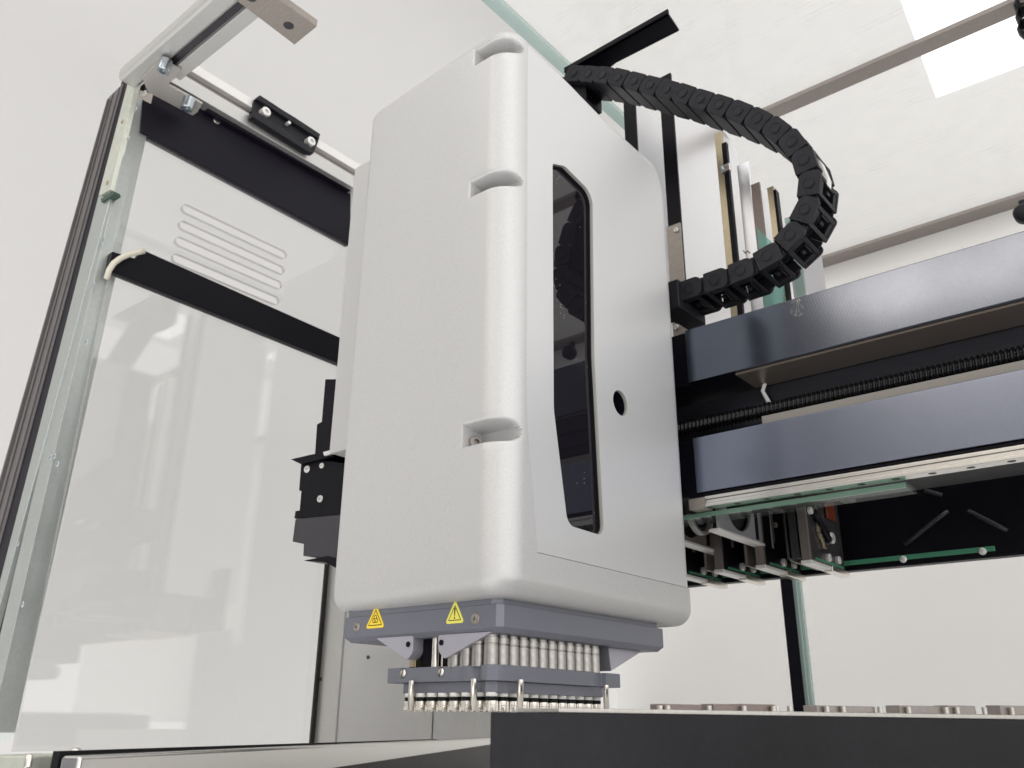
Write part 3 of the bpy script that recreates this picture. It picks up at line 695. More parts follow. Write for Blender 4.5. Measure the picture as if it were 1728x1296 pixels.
for k in range(1, len(CP)):
    a = CP[k]; b = CP[k + 1] if k + 1 < len(CP) else (2 * CP[k][0] - CP[k - 1][0], 2 * CP[k][1] - CP[k - 1][1])
    dx, dz = b[0] - a[0], b[1] - a[1]; ang = math.atan2(dz, dx)
    # local x -> (cos, sin); local z must point outward (to the left of travel is outward here)
    ca, sa = math.cos(ang), math.sin(ang)
    rot = Matrix(((ca, 0, -sa, 0), (0, 1, 0, 0), (sa, 0, ca, 0), (0, 0, 0, 1)))
    if link0 is None:
        lk = link_mesh().build('chain_link', 'plastic', ch, local=True, origin=(0, 0, 0)); add_bevel(lk, .4, 1); link0 = lk
        pv = MB().cyl((0, .3, 0), (0, -.35, 0), 3.9, n=28, smooth=False); ringmb(pv, 0, 0, 4.75, .5, .3, .6, n=26)
        pv = pv.build('pivot_cap', 'ring', lk, local=True, origin=(0, 0, 0)); pv.location = Vector((2.6, 0, .2)) * MM
        em = MB()
        for q_, (ex, ez) in enumerate(((9.5, 2.6), (11.5, -.6), (9.2, -1.8), (12.4, 3.4))): em.box(ex, ex + 1.4, -.18, .1, ez, ez + .5)
        em = em.build('embossed_mark', 'ring', lk, local=True, origin=(0, 0, 0))
    else:
        lk = link0.copy(); col.objects.link(lk); lk.parent = ch
        for o_ in (pv, em):
            c_ = o_.copy(); col.objects.link(c_); c_.parent = lk
    lk.matrix_local = Matrix.Translation(Vector((a[0] - 0, 214 + (k % 2) * .0 - 235, a[1] - 289)) * MM) @ rot
    # cables inside
pts = [(a, 233, b) for a, b in CP]
for dy, dr, rr, cm in ((-9, -3, 3.2, 'black'), (0, -2.6, 3.6, 'gasket'), (9, -3.2, 3.0, 'black')):
    P_ = []
    for k in range(len(CP)):
        a = CP[max(0, k - 1)]; b = CP[min(len(CP) - 1, k + 1)]; t = Vector((b[0] - a[0], b[1] - a[1])).normalized(); nrm = Vector((-t.y, t.x))
        P_.append((CP[k][0] + nrm.x * dr, 233 + dy, CP[k][1] + nrm.y * dr))
    MB().tube(P_, rr, 8).build('inner_cable', cm, ch)
# end bracket where the chain leaves the head
MB().box(-8, 10, 210, 256, 272, 298).build('end_bracket', 'plastic', ch, bevel=1)
# bright guide sheet glinting at the outside of the bend
pts = [at(x, y, 1, 226) for x, y in ((1376, 262), (1385, 272), (1397, 300), (1396, 312), (1380, 285))]
MB().prism(pts, (0, 8, 0)).build('clip_sheet', 'alu_white', ch)

# black angle bracket above, fixed to the chain start
ab = thing('angle_bracket', 'black angle bracket pointing up right above the cable chain', 'bracket', (-60, 235, 583))
pl = [at(x, y, 2, 583) for x, y in ((952, 122), (1127, 23), (1146, 52), (1040, 106), (985, 150), (975, 150))]
MB().prism(pl, (0, 0, 2.5)).build('flat_leg', 'black', ab)
p0, p1 = pl[0], pl[1]
MB().hexa([(p0[0], p0[1], 583), (p1[0], p1[1], 583), (p1[0], p1[1] + 2.5, 583), (p0[0], p0[1] + 2.5, 583)],
          [(p0[0], p0[1], 589), (p1[0], p1[1], 589), (p1[0], p1[1] + 2.5, 589), (p0[0], p0[1] + 2.5, 589)]).build('upright_leg', 'black', ab)
MB().box(-135, -85, 222, 250, 540, 583).build('mounting_foot', 'black', ab)

# ================================================================ PIPETTING CHANNEL MODULES behind the beam
def module(label, xr, wd, y0, y1, ztop, zbot, cut, front='black', face='silver_face'):
    t = thing('channel_module', label, 'channel module', (xr - wd / 2, y0, zbot), 'tall channel modules standing behind the gantry beam')
    pts = round_poly([(y0 + .5, zbot), (y1, zbot), (y1, ztop - cut * .25), (y1 - cut, ztop), (y0 + .5, ztop)], [0, 0, 6, 10, 0], 5)
    MB().prism([(xr - wd, y, z) for y, z in pts], (wd, 0, 0)).build('side_sheet', face, t, bevel=.4)
    MB().box(xr - wd - .4, xr + .4, y0 - 2.5, y0 + .4, zbot, ztop + 2).build('front_strip', front, t, bevel=.3)
    return t
mA = module('tall channel module with black front edge nearest the silver cover', -84, 14, 318, 410, 600, 130, 10)
mB = module('tallest channel module with black front edge and bright silver side', -38, 14, 318, 476, 609, 130, 30)
mC = module('middle channel module with brass strip down its front edge', 12, 7, 322, 352, 510, 130, 12, 'gold')
mD = module('short channel module with brown front beside the teal glass', 47, 8, 318, 352, 432, 130, 10, 'brown')
# details of modules
p = at(1138, 380, 1, 315); 
MB().box(-53, -37.4, 312.8, 315.2, 250, at(1140, 378, 1, 313)[2]).build('steel_foot', 'brownsteel', mB, bevel=.3)
for py in (388, 505, 552):
    p = at(1141, py, 1, 312); cap_screw('cap_screw', (p[0], 312.6, p[2]), (0, -1, 0), 2.6, 1.8, 'alu_white', mB, .4)
q0 = at(1222, 245, 1, 318); q1 = at(1256, 530, 1, 318)
MB().box(q0[0] - 1, q0[0] + 4, 314, 318.5, 262, q0[2]).build('dark_edge_strip', 'black', mC)
mb = MB()
for py in (432, 470, 512):
    p = at(1252, py, 1, 316); mb.tube([(p[0] + 2, 316, p[2] + 5), (p[0] + 4, 315, p[2] + 1), (p[0] + 7, 314, p[2] + 2), (p[0] + 9, 314, p[2] - 1)], .55, 6)
mb.build('wire_hook', 'ink', mC)
p = at(1221, 285, 1, 312); MB().box(p[0] - 3, p[0] + 7, 311, 316, p[2] - 4, p[2] + 4).build('clamp', 'steel', mC, bevel=.8)
MB().lathe((p[0] - 1, 311, p[2]), (0, -1, 0), [(0, 1.8), (2, 1.8), (2, 0)], n=14).build('clamp_screw', 'zinc', mC)
MB().box(54, 60, 316, 322, 250, 424).build('brass_strip', 'gold', mD); MB().box(60.3, 63, 314, 321, 250, 418).build('dark_edge_strip', 'black', mD)
mE = module('low grey channel module at the right end behind the chain', 76, 10, 322, 378, 386, 130, 45, 'teal_edge', 'silver_grey')
tg = tag(pxprism([(1277, 384), (1322, 428), (1322, 560), (1294, 560)], 1, 312, 2.5).build('teal_glass_plate', 'teal_pane'), 'narrow teal glass plate with slanted top between the short modules', 'glass plate')
sg = tag(MB().box(q0[0] + 7, 34, 327, 330, 240, 470).build('white_sheet', 'silver_face', bevel=.5), 'narrow bright metal sheet beside the brass strip', 'metal sheet')
wc = tag(MB().tube([(-6, 300, 248), (-4, 297, 268), (2, 294, 262), (8, 292, 248)], 2.2, 10).build('white_cable', 'white'), 'short white cable end between module foot and beam top', 'cable')
wt = tag(MB().cyl((12, 296, 246), (12, 296, 268), 5.5, n=20).build('cable_sleeve', 'cream', bevel=.6), 'cream cylindrical sleeve beside the white cable', 'sleeve')

# hanging module feet under the beam: slim slabs seen from their right sides
M['smoke_sheet'] = mat('smoked_grey_sheet', (.05, .047, .05), .25, .2, spec=.4, smudge=.2)
M['foot_brown'] = mat('brown_grey_sheet', (.16, .14, .13), .45, .3, grain=.08)
def foot(label, xf, sidem):
    t = thing('channel_foot', label, 'channel foot', (xf + 4, 318, 72), 'dark channel feet hanging below the gantry beam')
    MB().box(xf + .5, xf + 8, 321, 392, 75.2, 132).build('side_body', sidem, t, bevel=.4)
    MB().box(xf, xf + 7.2, 317.5, 320.8, 75.2, 132).build('front_strip', 'foot_brown', t, bevel=.3)
    MB().box(xf - 12, xf - 9.5, 322, 380, 76, 132).build('inner_sheet', 'foot_brown', t, bevel=.3)
    MB().box(xf - 1, xf + 8, 317, 397, 72, 75).build('bottom_bar', 'alu_white', t, bevel=.5)
    MB().box(xf + 2, xf + 9.5, 358, 398, 70.5, 75.6).build('end_lip', 'steel_warm', t, bevel=.6)
    for y_, z_ in ((352, 81), (374, 82)): cap_screw('cap_screw', (xf + 8, y_, z_), (1, 0, 0), 3.4, 3, 'alu_white', t, .4)
    MB().box(xf + 8.1, xf + 9.3, 335, 339, 96, 128).build('cable_tie', 'foot_brown', t, bevel=.3)
    MB().box(xf + 8.1, xf + 9, 326, 386, 76.2, 77.8).build('green_edge', 'green', t)
    cap_screw('pin', (xf + 8, 344, 112), (1, 0, 0), 2.2, 2, 'steel', t, .3)
    return t
fts = [foot('dark channel foot nearest the silver cover', -68, 'black'), foot('second dark channel foot right of the silver cover', -30, 'black'),
       foot('third dark channel foot, left of the foot with the orange part', 8, 'black'), foot('rightmost channel foot with orange part behind smoked grey sheet', 47, 'smoke_sheet')]
MB().box(33, 44, 322, 325, 78, 132).build('front_sheet', 'smoke_sheet', fts[3], bevel=.4)
def belt_plate(label, xp, hole):
    t = thing('belt_plate', label, 'plate', (xp, 240, 92), 'sheet plates with pale lips just under the beam')
    yh, zh, rh = 277, 119, 23; z0 = 93; nseg = 40; mb = MB(); ya, yb = 241, 333
    outer = []; inner = []
    for k in range(nseg):
        a = 2 * math.pi * k / nseg; ca, sa = math.cos(a), math.sin(a)
        s_ = min((yb - yh) / ca if ca > 1e-6 else 1e9, (ya - yh) / ca if ca < -1e-6 else 1e9, (150 - zh) / sa if sa > 1e-6 else 1e9, (z0 - zh) / sa if sa < -1e-6 else 1e9)
        outer.append((yh + ca * s_, zh + sa * s_)); inner.append((yh + rh * ca, zh + rh * sa))
    for k in range(nseg):
        k2 = (k + 1) % nseg; q_ = [(xp, outer[k][0], outer[k][1]), (xp, outer[k2][0], outer[k2][1]), (xp, inner[k2][0], inner[k2][1]), (xp, inner[k][0], inner[k][1])]
        mb.hexa(q_, [(a - 2.5, b, c) for a, b, c in q_])
    mb.build('holed_sheet', 'silver_grey' if hole else 'foot_brown', t)
    MB().box(xp - 9, xp + .8, 240, 334, 90.4, 92.8).build('bottom_lip', 'alu_white', t, bevel=.6)
    MB().box(xp - 8, xp + 1.5, 334.4, 337, 91, 140).build('edge_sheet', 'silver_face', t, bevel=.3)
    MB().box(xp - 16, xp - 6, 262, 330, 94, 140).build('dark_core', 'dark', t)
    MB().box(xp - .1, xp + .5, 306, 311, 94, 140).build('dark_strip', 'black', t)
    return t
b1_ = belt_plate('grey sheet plate with large dark round hole and pale lip under the beam', 15, True)
b2_ = belt_plate('plate with bright curved belt guard and pale lip beside the silver cover', -30, False)
g_ = MB().lathe((-24, 290, 121), (1, 0, 0), [(-5, 21), (0, 21), (0, 18.5), (-5, 18.5)], n=48).build('curved_guard', 'alu_white', b2_); g_.data.set_sharp_from_angle(angle=math.radians(30))
g_ = MB().lathe((-25, 288, 118), (1, 0, 0), [(-5, 12), (0, 12), (0, 10), (-2, 9.6), (-2, 5), (1, 4.6), (1, 0)], n=36).build('belt_wheel', 'black', b2_); g_.data.set_sharp_from_angle(angle=math.radians(30))
# bits on the rightmost foot
A = at(1398, 850, 0, 56); MB().box(55.3, 57.5, A[1] - 10, A[1] + 10, A[2] - 14, A[2] + 8).build('orange_part', 'orange', fts[3], bevel=2)
for px, py in ((1384, 905), (1380, 893), (1390, 921), (1387, 912)):
    p = at(px, py, 0, 56); MB().box(55.2, 57.5, p[1] - 3, p[1] + 3, p[2] - 2.4, p[2] + 2.4).build('brass_contact', 'gold', fts[3], bevel=.6)
for px, py, r in ((1402, 908, 5), (1366, 862, 3)):
    p = at(px, py, 0, 56); cap_screw('cap_screw', (55.3, p[1], p[2]), (1, 0, 0), r, 3, 'alu_white', fts[3], .4)
A, B = at(1372, 862, 0, 57), at(1399, 912, 0, 57)
MB().tube([A, A * .5 + B * .5, B], 3.0, 10).build('slanted_strut', 'black', fts[3])

# black tray with pressed ribs
tr = thing('black_tray', 'long black sheet metal tray with pressed diagonal ribs behind the beam', 'tray', (300, 410, 74))
YT = 404; zt0 = at(1500, 957, 1, YT)[2]
MB().box(-120, 900, YT, YT + 12, zt0, 175).build('tray_shell', 'black', tr, bevel=1.5)
for (a, b) in (((1600, 862), (1527, 920)), ((1634, 862), (1700, 896)), ((1560, 828), (1590, 836))):
    A = at(*a, 1, YT); B = at(*b, 1, YT)
    MB().tube([A, A * .7 + B * .3, A * .3 + B * .7, B], 2.0, 10).build('pressed_rib', mat('pressed_rib_black', (.012, .012, .014), .35, spec=.5) if 'rb' not in M else M['rb'], tr)
zg = at(1680, 925, 1, YT)[2]; xg = at(1680, 925, 1, YT)[0]
MB().box(-120, xg, YT - 3, YT - .3, zg - 2.4, zg + 1.6).build('green_edge_strip', 'green', tr, bevel=.6)
for px, py in ((1524, 942), (1658, 930)): p = at(px, py, 1, YT - 3); MB().lathe((p[0], YT - 3, zg - 2), (0, -1, 0), [(0, 3), (1, 2.6), (1, 0)], n=12).build('strip_rivet', 'alu_white', tr)

# glass post at the rear: black strip and teal glass edges
gpz0, gpz1 = -46, 640
gw = thing('rear_window_post', 'black strip beside teal glass edges standing on the rear of the deck', 'window post', (60, 500, gpz0))
A = at(1316, 974, 1, 520); B = at(1338, 1190, 1, 520); A2 = at(1337, 974, 1, 520); B2 = at(1359, 1190, 1, 520)
xm = (B[0] + A[0]) / 2; xm2 = (A2[0] + B2[0]) / 2
MB().box(xm, xm2, 520, 526, gpz0, 560).build('black_strip', 'black_soft', gw)
A3 = at(1380, 1190, 1, 520)[0]
MB().box(xm2 + .2, (xm2 + A3) / 2 - 2, 519, 524, gpz0, 560).build('glass_edge', 'teal_edge', gw)
MB().box((xm2 + A3) / 2 - 1.7, A3 - 5, 521, 527, gpz0, 560).build('glass_edge', 'teal_edge', gw)

# ================================================================ ROOF
ZR = 650
rp_ = MB().box(-142, 900, -40, 905, ZR, ZR + 6).build('acrylic_sheet', 'roof_acrylic'); tag(rp_, 'clear scratched acrylic roof pane above the machine', 'roof pane')
e = MB().box(-156, -142.2, -40, 905, ZR - .5, ZR + 6.5).build('pane_edge', 'teal_edge', rp_)
M['barmetal'] = mat('frame_bar', (.30, .27, .25), .45, .6, grain=.06, gscale=300)
tag(MB().box(-30, 900, 478, 500, ZR - 8, ZR - 2).build('roof_bar', 'barmetal', bevel=.8), 'brown grey roof bar crossing below the bright ceiling light', 'roof bar', 'bars under the clear roof')
tag(MB().box(-150, 900, 872, 902, ZR - 8, ZR - 2).build('roof_bar', 'barmetal', bevel=.8), 'brown grey roof bar at the rear just above the beam', 'roof bar', 'bars under the clear roof')
# a second cable chain just enters at the right edge
c2 = thing('cable_chain', 'black cable chain entering at the top right corner of the view', 'cable chain', (280, 480, 640))
for k in range(3):
    p = at(1733 + k * 3, 8 + k * 20, 1, 480); MB().lathe((p[0], 470, p[2]), (0, 1, 0), [(0, 9), (3, 11), (14, 11), (17, 9)], n=8).build('chain_link', 'plastic', c2)
kn = thing('clamp_knob', 'black round clamp knob cut by the right edge of the view', 'knob', (240, 470, 380))
p = at(1733, 370, 1, 400); MB().lathe((p[0], 395, p[2]), (0, -1, 0), [(0, 7), (2, 8), (10, 8), (12, 6), (12, 0)], n=20).build('knob_body', 'plastic', kn)
MB().cyl((p[0], 396, p[2]), (p[0], 396, p[2] + 16), 3).build('knob_stem', 'plastic', kn)

# ================================================================ LEFT SIDE FRAME
XP = -520
fr = thing('machine_enclosure', 'left enclosure frame of aluminium top profile with black rails and galvanised post', 'frame', (-520, -40, -80))
def slab4(name, pts3, d, m, bev=.5, parent=None):
    return MB().prism(pts3, d).build(name, m, parent if parent is not None else fr, bevel=bev)
# upright: galvanised angle, cream strip and dark extrusion
def strip(name, top, bot, yp, depth, m, bev=.6):
    T = [at(x, y, 1, yp) for x, y in top]; B = [at(x, y, 1, yp) for x, y in bot]
    def ext(t, b):  # extend downwards out of view
        return b + (b - t) * .35
    return slab4(name, [T[0], T[1], ext(T[1], B[1]), ext(T[0], B[0])], (0, depth, 0), m, bev)
strip('galvanised_post', ((222, 124), (230, 160)), ((40, 900), (60, 900)), -38, 21, 'galv')
strip('cream_strip', ((219, 122), (232, 124)), ((181, 325), (187, 325)), -41, 3, 'galv_cream', .3) if False else None
T0, T1 = at(218, 130, 1, -42), at(233, 124, 1, -42); B0, B1 = at(166, 330, 1, -42), at(186, 320, 1, -42)
slab4('cream_strip', [T0, T1, B1, B0], (0, 6, 0), 'galv_cream', .4)
# step block where the strip ends
slab4('strip_step', [at(170, 336, 1, -42.5), at(190, 322, 1, -42.5), at(192, 327, 1, -42.5), at(171, 341, 1, -42.5)], (0, 8, 0), mat('dark_green_edge', (.03, .06, .045), .5), 0)
T0, T1 = at(166, 330, 1, -40), at(186, 332, 1, -40); B0, B1 = at(20, 900, 1, -40), at(32, 900, 1, -40)
slab4('lower_channel', [T0, T1, B1 + (B1 - T1) * .35, B0 + (B0 - T0) * .35], (0, 6, 0), 'galv', .8)
strip('black_seal', ((206, 134), (221, 128)), ((0, 900), (22, 900)), -38.5, 10, 'black_soft')
strip('dark_extrusion', ((183, 164), (207, 140)), ((-24, 900), (3, 900)), -40, 26, 'darkanod', 1.0)
strip('extrusion_ridge', ((188, 160), (190, 157)), ((-18, 900), (-14, 900)), -41.2, 1, 'darkanod', .2)
strip('extrusion_ridge', ((199, 150), (201, 147)), ((-6, 900), (-3, 900)), -41.2, 1, 'darkanod', .2)
strip('extrusion_ridge', ((180, 169), (182, 166)), ((-27, 900), (-25, 900)), -43, 8, 'darkanod', .2)
for px, py in ((229, 184), (217, 234), (175, 403), (172, 413), (158, 479), (230, 138), (85, 772), (92, 770), (146, 577), (97, 783), (38, 1020), (30, 918)):
    p = at(px, py, 1, -38); o = MB().lathe((p[0], -38, p[2]), (0, -1, 0), [(0, 3.0), (.7, 2.6), (1.0, 1.4), (.6, 0)], n=14).build('rivet', 'zinc', fr)
for px, py in ((207, 205), (182, 308)):
    p = at(px, py, 1, -42); MB().lathe((p[0], -42, p[2]), (0, -1, 0), [(0, 3.2), (.8, 2.6), (.8, 1.4), (.2, 0)], n=14).build('rivet', 'gold', fr)
# black rails
def rail_px(name, pts, x, d, m):
    return slab4(name, [at(a, b, 0, x) for a, b in pts], (d, 0, 0), m, .8)
rail_px('upper_rail', [(238, 222), (243, 140), (330, 185), (345, 178), (358, 180), (592, 318), (592, 413)], -516, -12, 'black_soft')
P = [at(a, b, 0, -508) for a, b in ((352, 180), (592, 312), (592, 322), (350, 188))]
slab4('rail_flange', P, (-10, 0, 0), 'black_soft', .6)
rail_px('lower_rail', [(184, 456), (190, 424), (228, 436), (243, 422), (600, 581), (600, 625)], -516, -10, 'black')
# profile along Y
def ybox(name, x0, x1, z0, z1, y0, y1, m, bev=.8): return MB().box(x0, x1, y0, y1, z0, z1).build(name, m, fr, bevel=bev)
ybox('profile_lower_flange', -540, -500, 632, 651, -10, 420, 'alu')
ybox('profile_groove', -540, -508, 651, 661.5, -10, 420, 'brownsteel')
ybox('profile_upper_flange', -540, -500, 661.5, 673, -10, 420, 'alu_white')
ybox('profile_top_edge', -540, -502, 673.4, 676, -10, 420, 'alu_white', .4)
# profile along X: underside with groove, rounded outer face
zx = 611
A = [at(x, y, 2, zx) for x, y in ((208, 126), (303, 138))]
xb = -140
mb = MB(); mb.box(-520, -150, -61, -38.6, zx, zx + 17); mb.build('profile_outer_flange', 'alu', fr, bevel=5, seg=4)
MB().box(-470, -150, -38, -30, zx + 6, zx + 42).build('profile_slot', 'smoked', fr)
MB().box(-466, -150, -30, -15, zx + .5, zx + 42).build('profile_inner_flange', 'alu', fr, bevel=.8)
# corner plate
cpl = [at(x, y, 2, zx) for x, y in ((240, 127), (260, 108), (273, 97), (306, 115), (296, 129), (283, 139), (342, 172), (334, 186), (326, 192), (316, 187), (250, 152))]
MB().prism(cpl, (0, 0, -3)).build('corner_plate', mat('corner_plate_steel', (.42, .395, .37), .5, .3, grain=.06), fr, bevel=.5)
MB().prism([at(x, y, 1, -44) for x, y in ((236, 152), (256, 158), (252, 174), (234, 165))], (0, 2, 0)).build('screw_tab', 'brownsteel', fr, bevel=.5)
p = at(245, 158, 1, -44); cap_screw('cap_screw', (p[0], -44, p[2]), (0, -1, 0), 3.6, 1.5, 'screw', fr, .4)
for px, py in ((281, 103), (320, 167)):
    p = at(px, py, 2, zx - 3); cap_screw('corner_bolt', (p[0], p[1], zx - 3), (-.05, -.1, -1), 6.6, 15, 'zinc', fr, .5)
p = at(366, 203, 0, -515); cap_screw('rail_screw', (-516, p[1], p[2]), (1, 0, 0), 4.6, 1.6, 'screw', fr, .35)
# cross bar at the profile's far end
bar_ = [at(x, y, 2, zx - 1) for x, y in ((397, 0), (430, -30), (535, 45), (497, 76))]
fb = MB().prism(bar_, (0, 0, 9)).build('cross_bar', 'brownsteel', fr, bevel=.8)
for px, py in ((424, -4), (487, 43)):
    p = at(px, py, 2, zx - 1); mb = MB().lathe((p[0], p[1], zx - .9), (0, 0, -1), [(0, 5.4), (.4, 5.2), (.4, 4.2)], n=22); mb.lathe((p[0], p[1], zx - .9), (0, 0, -1), [(.3, 4.2), (.3, 0)], n=22)
    o = mb.build('bar_hole', 'smoked', fr); o.parent = fb
# latch block on the profile
lt = thing('hinge_block', 'black hinge block with two screws on the left top profile', 'hinge', (-495, 150, 665))
def lpx(name, pts, x, d, m, b=1.0): return MB().prism([at(a, c, 0, x) for a, c in pts], (d, 0, 0)).build(name, m, lt, bevel=b)
lpx('back_plate', [(428, 172), (439, 160), (482, 188), (497, 197), (541, 226), (538, 238), (530, 258), (520, 256), (426, 197)], -497, -4, 'plastic')
lpx('lower_rib', [(428, 184), (446, 196), (524, 247), (530, 259), (520, 256), (426, 197)], -488, -10, 'plastic')
lpx('upper_rib', [(432, 166), (439, 160), (482, 188), (497, 197), (541, 226), (538, 234), (445, 174)], -491, -8, 'plastic')
for px, py in ((450, 188), (526, 238)):
    p = at(px, py, 0, -488); cap_screw('cap_screw', (-496, p[1], p[2]), (1, 0, 0), 6.2, 9, 'alu_white', lt, .42)
p = at(488, 207, 0, -490); cap_screw('pin', (-496, p[1], p[2]), (1, 0, 0), 2.2, 7, 'alu_white', lt, .2)
# cable
pc = [at(x, y, 0, -503 + k * .1) for k, (x, y) in enumerate(((180, 470), (184, 456), (192, 444), (203, 436), (216, 430), (232, 426), (243, 424)))]
tag(MB().tube(pc, 3.0, 10).build('cream_cable', 'cream'), 'thin cream cable curving over the black lower rail at the galvanised post', 'cable')

# clear side pane with five vent slots
def yz(px, py): p = at(px, py, 0, XP); return (p[1], p[2])
pane = MB().prism([(XP, y, z) for y, z in ((-26, -76), (287, -76), (287, 640), (-26, 640))], (-5, 0, 0)).build('acrylic_sheet', 'acrylic')
tag(pane, 'clear glossy side pane with five vent slots between the black rails', 'side pane')
sl = [((311, 349), (481, 427)), ((305, 378), (477, 456)), ((300, 406), (473, 483)), ((295, 435), (468, 509)), ]
sl = [((316, 352), (478, 431)), ((311, 380), (474, 457)), ((305, 407), (470, 482)), ((300, 436), (465, 508))]
cutters = []
for a, b in sl:
    A = yz(*a); B = yz(*b); A = Vector(A); B = Vector(B); B.y = A.y; r = 5.6
    pts = [(A.x + r * math.cos(t), A.y + r * math.sin(t)) for t in np.linspace(math.pi / 2, 3 * math.pi / 2, 12)] + [(B.x + r * math.cos(t), B.y + r * math.sin(t)) for t in np.linspace(-math.pi / 2, math.pi / 2, 12)]
    c = MB().prism([(XP + 8, y, z) for y, z in pts], (-20, 0, 0)).build('slot_cutter', 'dark'); cutters.append((c, pts))
for c, _ in cutters:
    b = pane.modifiers.new('slot', 'BOOLEAN'); b.object = c; b.operation = 'DIFFERENCE'; b.solver = 'EXACT'
apply_mods(pane)
M['slotrim'] = mat('slot_edge', (.56, .55, .57), .3)
for c, pts in cutters:
    bpy.data.objects.remove(c)
    mb = MB(); n = len(pts); cc = Vector((sum(p[0] for p in pts) / n, sum(p[1] for p in pts) / n))
    inn = []
    for p in pts:
        inn.append(p)
    vs = [(XP + .05, y, z) for y, z in pts] + [(XP - 5.05, y, z) for y, z in pts]
    mb.add(vs, [(i, (i + 1) % n, (i + 1) % n + n, i + n) for i in range(n)], True)
    mb.build('slot_edge', 'slotrim', pane)
# lower rear grey panel with seams
rw = thing('rear_grey_panel', 'grey rear panel with vertical seams seen below the pipetting head', 'panel', (-400, 290, -90))
MB().box(-519, at(566, 1240, 1, 290)[0], 289.5, 294, -90, 600).build('panel_strip', 'alu', rw, bevel=1)
x_ = at(568, 1240, 1, 290)[0]
MB().box(x_, at(702, 1240, 1, 290)[0], 292, 296, -90, 560).build('panel_sheet', 'backpanel', rw)
MB().box(at(702, 1240, 1, 290)[0] + .6, at(727, 1240, 1, 290)[0], 290.5, 295, -90, 40).build('panel_rib', 'alu', rw, bevel=.5)
MB().box(at(728, 1240, 1, 290)[0], at(800, 1240, 1, 290)[0], 292, 296, -90, 60).build('panel_sheet', 'backpanel', rw)
MB().box(at(801, 1240, 1, 290)[0], at(832, 1240, 1, 290)[0], 290.5, 295, -90, 60).build('panel_rib', 'alu', rw, bevel=.5)
for px, py in ((618, 1109), (541, 1146)):
    p = at(px, py, 1, 289); MB().lathe((p[0], 291.5 if px > 570 else 289, p[2]), (0, -1, 0), [(0, 2.2), (.6, 2), (.6, .8), (.1, 0)], n=14).build('rivet', 'smoked', rw)
MB().box(-519.5, -516.5, 284, 289, -90, 600).build('corner_gap', 'ink', rw)

# ================================================================ DECK
dk = thing('deck_block', 'dark grey deck front block filling the lower right corner', 'deck block', (180, -30, -90))
B1 = at(828, 1201, 2, -44.5); B2 = at(1728, 1214.5, 2, -44.5)
dd = (B2 - B1); dn = np.array([dd[1], -dd[0], 0]); dn = dn / np.linalg.norm(dn)  # toward the camera
dl = dd / np.linalg.norm(dd); Bend = B1 + dl * 700
vb = B1 - CAM; vb[2] = 0; vb = vb / np.linalg.norm(vb); vb = vb + dl * .12
MB().prism([B1, Bend, Bend - (0, 0, 90), B1 - (0, 0, 90)], vb * 60).build('front_board', 'deckblack', dk, bevel=.5)
F = B1 - dn * .0
def pt(along, back, z): q = B1 + dl * along - dn * back; return (q[0], q[1], z)
def onb(px, py): q = on_plane(px, py, B1 - dn * 8, dn); return q
a0 = onb(1020, 1200)
s0 = float(np.dot(a0 - B1, dl))
MB().hexa([pt(s0 - 20, 8, -44.48), pt(700, 8, -44.48), pt(700, 40, -44.48), pt(s0 - 20, 40, -44.48)],
          [pt(s0 - 20, 8, onb(1020, 1196)[2]), pt(700, 8, onb(1728, 1203)[2]), pt(700, 40, onb(1728, 1203)[2]), pt(s0 - 20, 40, onb(1020, 1196)[2])]).build('top_strip', 'stainless_dull', dk, bevel=.4)
segs = [(1128, 1196, 'brown'), (1215, 1262, 'brown'), (1262, 1320, 'brown'), (1390, 1488, 'barmetal'), (1530, 1600, 'barmetal'), (1612, 1658, 'barmetal'), (1700, 1760, 'barmetal')]
for (a, b, m) in segs:
    za, zb = onb(a, 1187)[2], onb(b, 1196)[2]; sa, sb_ = float(np.dot(onb(a, 1190) - B1, dl)), float(np.dot(onb(b, 1190) - B1, dl))
    zt = onb(a, 1187.5)[2] if a < 1300 else onb(a, 1190)[2]
    MB().hexa([pt(sa, 12, -44), pt(sb_, 12, -44), pt(sb_, 20, -44), pt(sa, 20, -44)], [pt(sa, 12, zt), pt(sb_, 12, zt), pt(sb_, 20, zt), pt(sa, 20, zt)]).build('deck_tab', m, dk, bevel=.2)
for px in (1120, 1133, 1203, 1262, 1312, 1318, 1340, 1402, 1430, 1492, 1540, 1603, 1622, 1668, 1714):
    s_ = float(np.dot(onb(px, 1192) - B1, dl)); z_ = onb(px, 1190 + (px - 1100) * .006)[2]
    MB().cyl(pt(s_, 10.5, -44), pt(s_, 10.5, z_), 1.2, n=12).build('deck_pin', 'stainless_dull', dk)
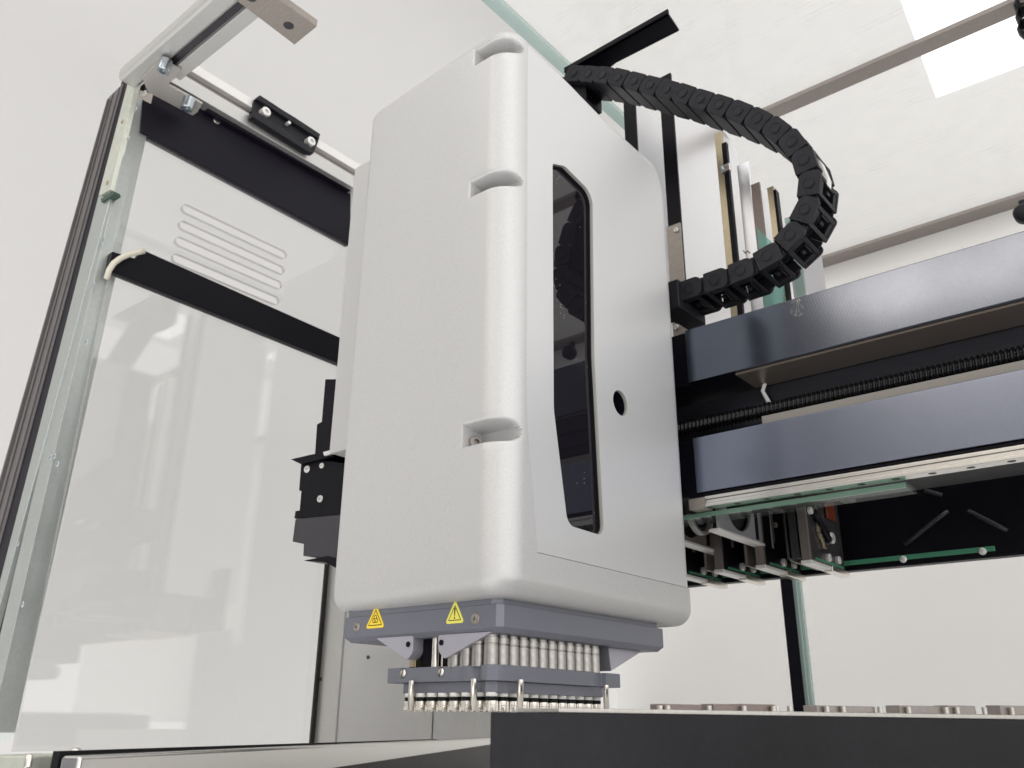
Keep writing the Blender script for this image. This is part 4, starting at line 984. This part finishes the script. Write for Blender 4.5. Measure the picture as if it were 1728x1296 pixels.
# stainless guard running back on the left
E1 = at(136, 1276, 2, -62); E2 = at(828, 1245, 2, -62)
de = E2 - E1; le = np.linalg.norm(de); de = de / le; en = np.array([de[1], -de[0], 0])
en = en if np.dot(en, CAM - E1) > 0 else -en
sgd = thing('deck_guard', 'long brushed stainless deck guard running along the lower left edge', 'deck guard', tuple(E1))
def eg(al, bk, z): q = E1 + de * al - en * bk; return (q[0], q[1], -62 + z)
MB().hexa([eg(0, 0, -70), eg(le + 60, 0, -70), eg(le + 60, 10, -70), eg(0, 10, -70)], [eg(0, 0, 0), eg(le + 60, 0, 0), eg(le + 60, 10, 0), eg(0, 10, 0)]).build('guard_sheet', 'stainless', sgd, bevel=1.6, seg=3)
s1_ = le * .24
MB().hexa([eg(s1_, -.9, -70), eg(le + 55, -.9, -70), eg(le + 55, -.05, -70), eg(s1_, -.05, -70)], [eg(s1_, -.9, -15), eg(le + 55, -.9, -4.2), eg(le + 55, -.05, -4.2), eg(s1_, -.05, -15)]).build('dark_reflection_sheet', mat('dark_reflection_brown', (.02, .018, .016), .35, .3, smudge=.4), sgd, bevel=.2)  # added dark wedge: the black deck block's reflection, shaped as a sheet
MB().hexa([eg(0, 10.6, -20), eg(le * .8, 10.6, -20), eg(le * .8, 14, -20), eg(0, 14, -20)], [eg(0, 10.6, 1.6), eg(le * .8, 10.6, .2), eg(le * .8, 14, .2), eg(0, 14, 1.6)]).build('black_seal', 'gasket', sgd)
cbx = thing('corner_box', 'pale cream metal corner box with rounded edge at the lower left', 'corner box', tuple(E1))
F1 = at(47, 1276, 2, -62.5); F2 = at(127, 1272, 2, -62.5)
MB().hexa([F1 - (0, 0, 60), F2 - (0, 0, 60), F2 - en * 20 - (0, 0, 60), F1 - en * 20 - (0, 0, 60)], [F1, F2, F2 - en * 20, F1 - en * 20]).build('box_shell', 'galv_cream', cbx, bevel=1.0, seg=3)
q_ = at(128, 1266, 2, -61); MB().lathe((q_[0], q_[1], q_[2] - 4), (0, 0, 1), [(0, 2.4), (4, 2.4), (5, 1.4), (5, 0)], n=16).build('box_stud', 'steel', cbx)
q_ = at(50, 1275, 2, -62); MB().lathe((q_[0], q_[1], q_[2] - 4), (0, 0, 1), [(0, 1.6), (4, 1.6), (4.6, .8), (4.6, 0)], n=16).build('box_stud', 'steel', cbx)
# white deck floor
dfl = MB().box(-519, 900, -80, 900, -95, -90); dfl = structure(dfl.build('deck_floor', mat('deck_floor_grey', (.72, .71, .70), .4)))
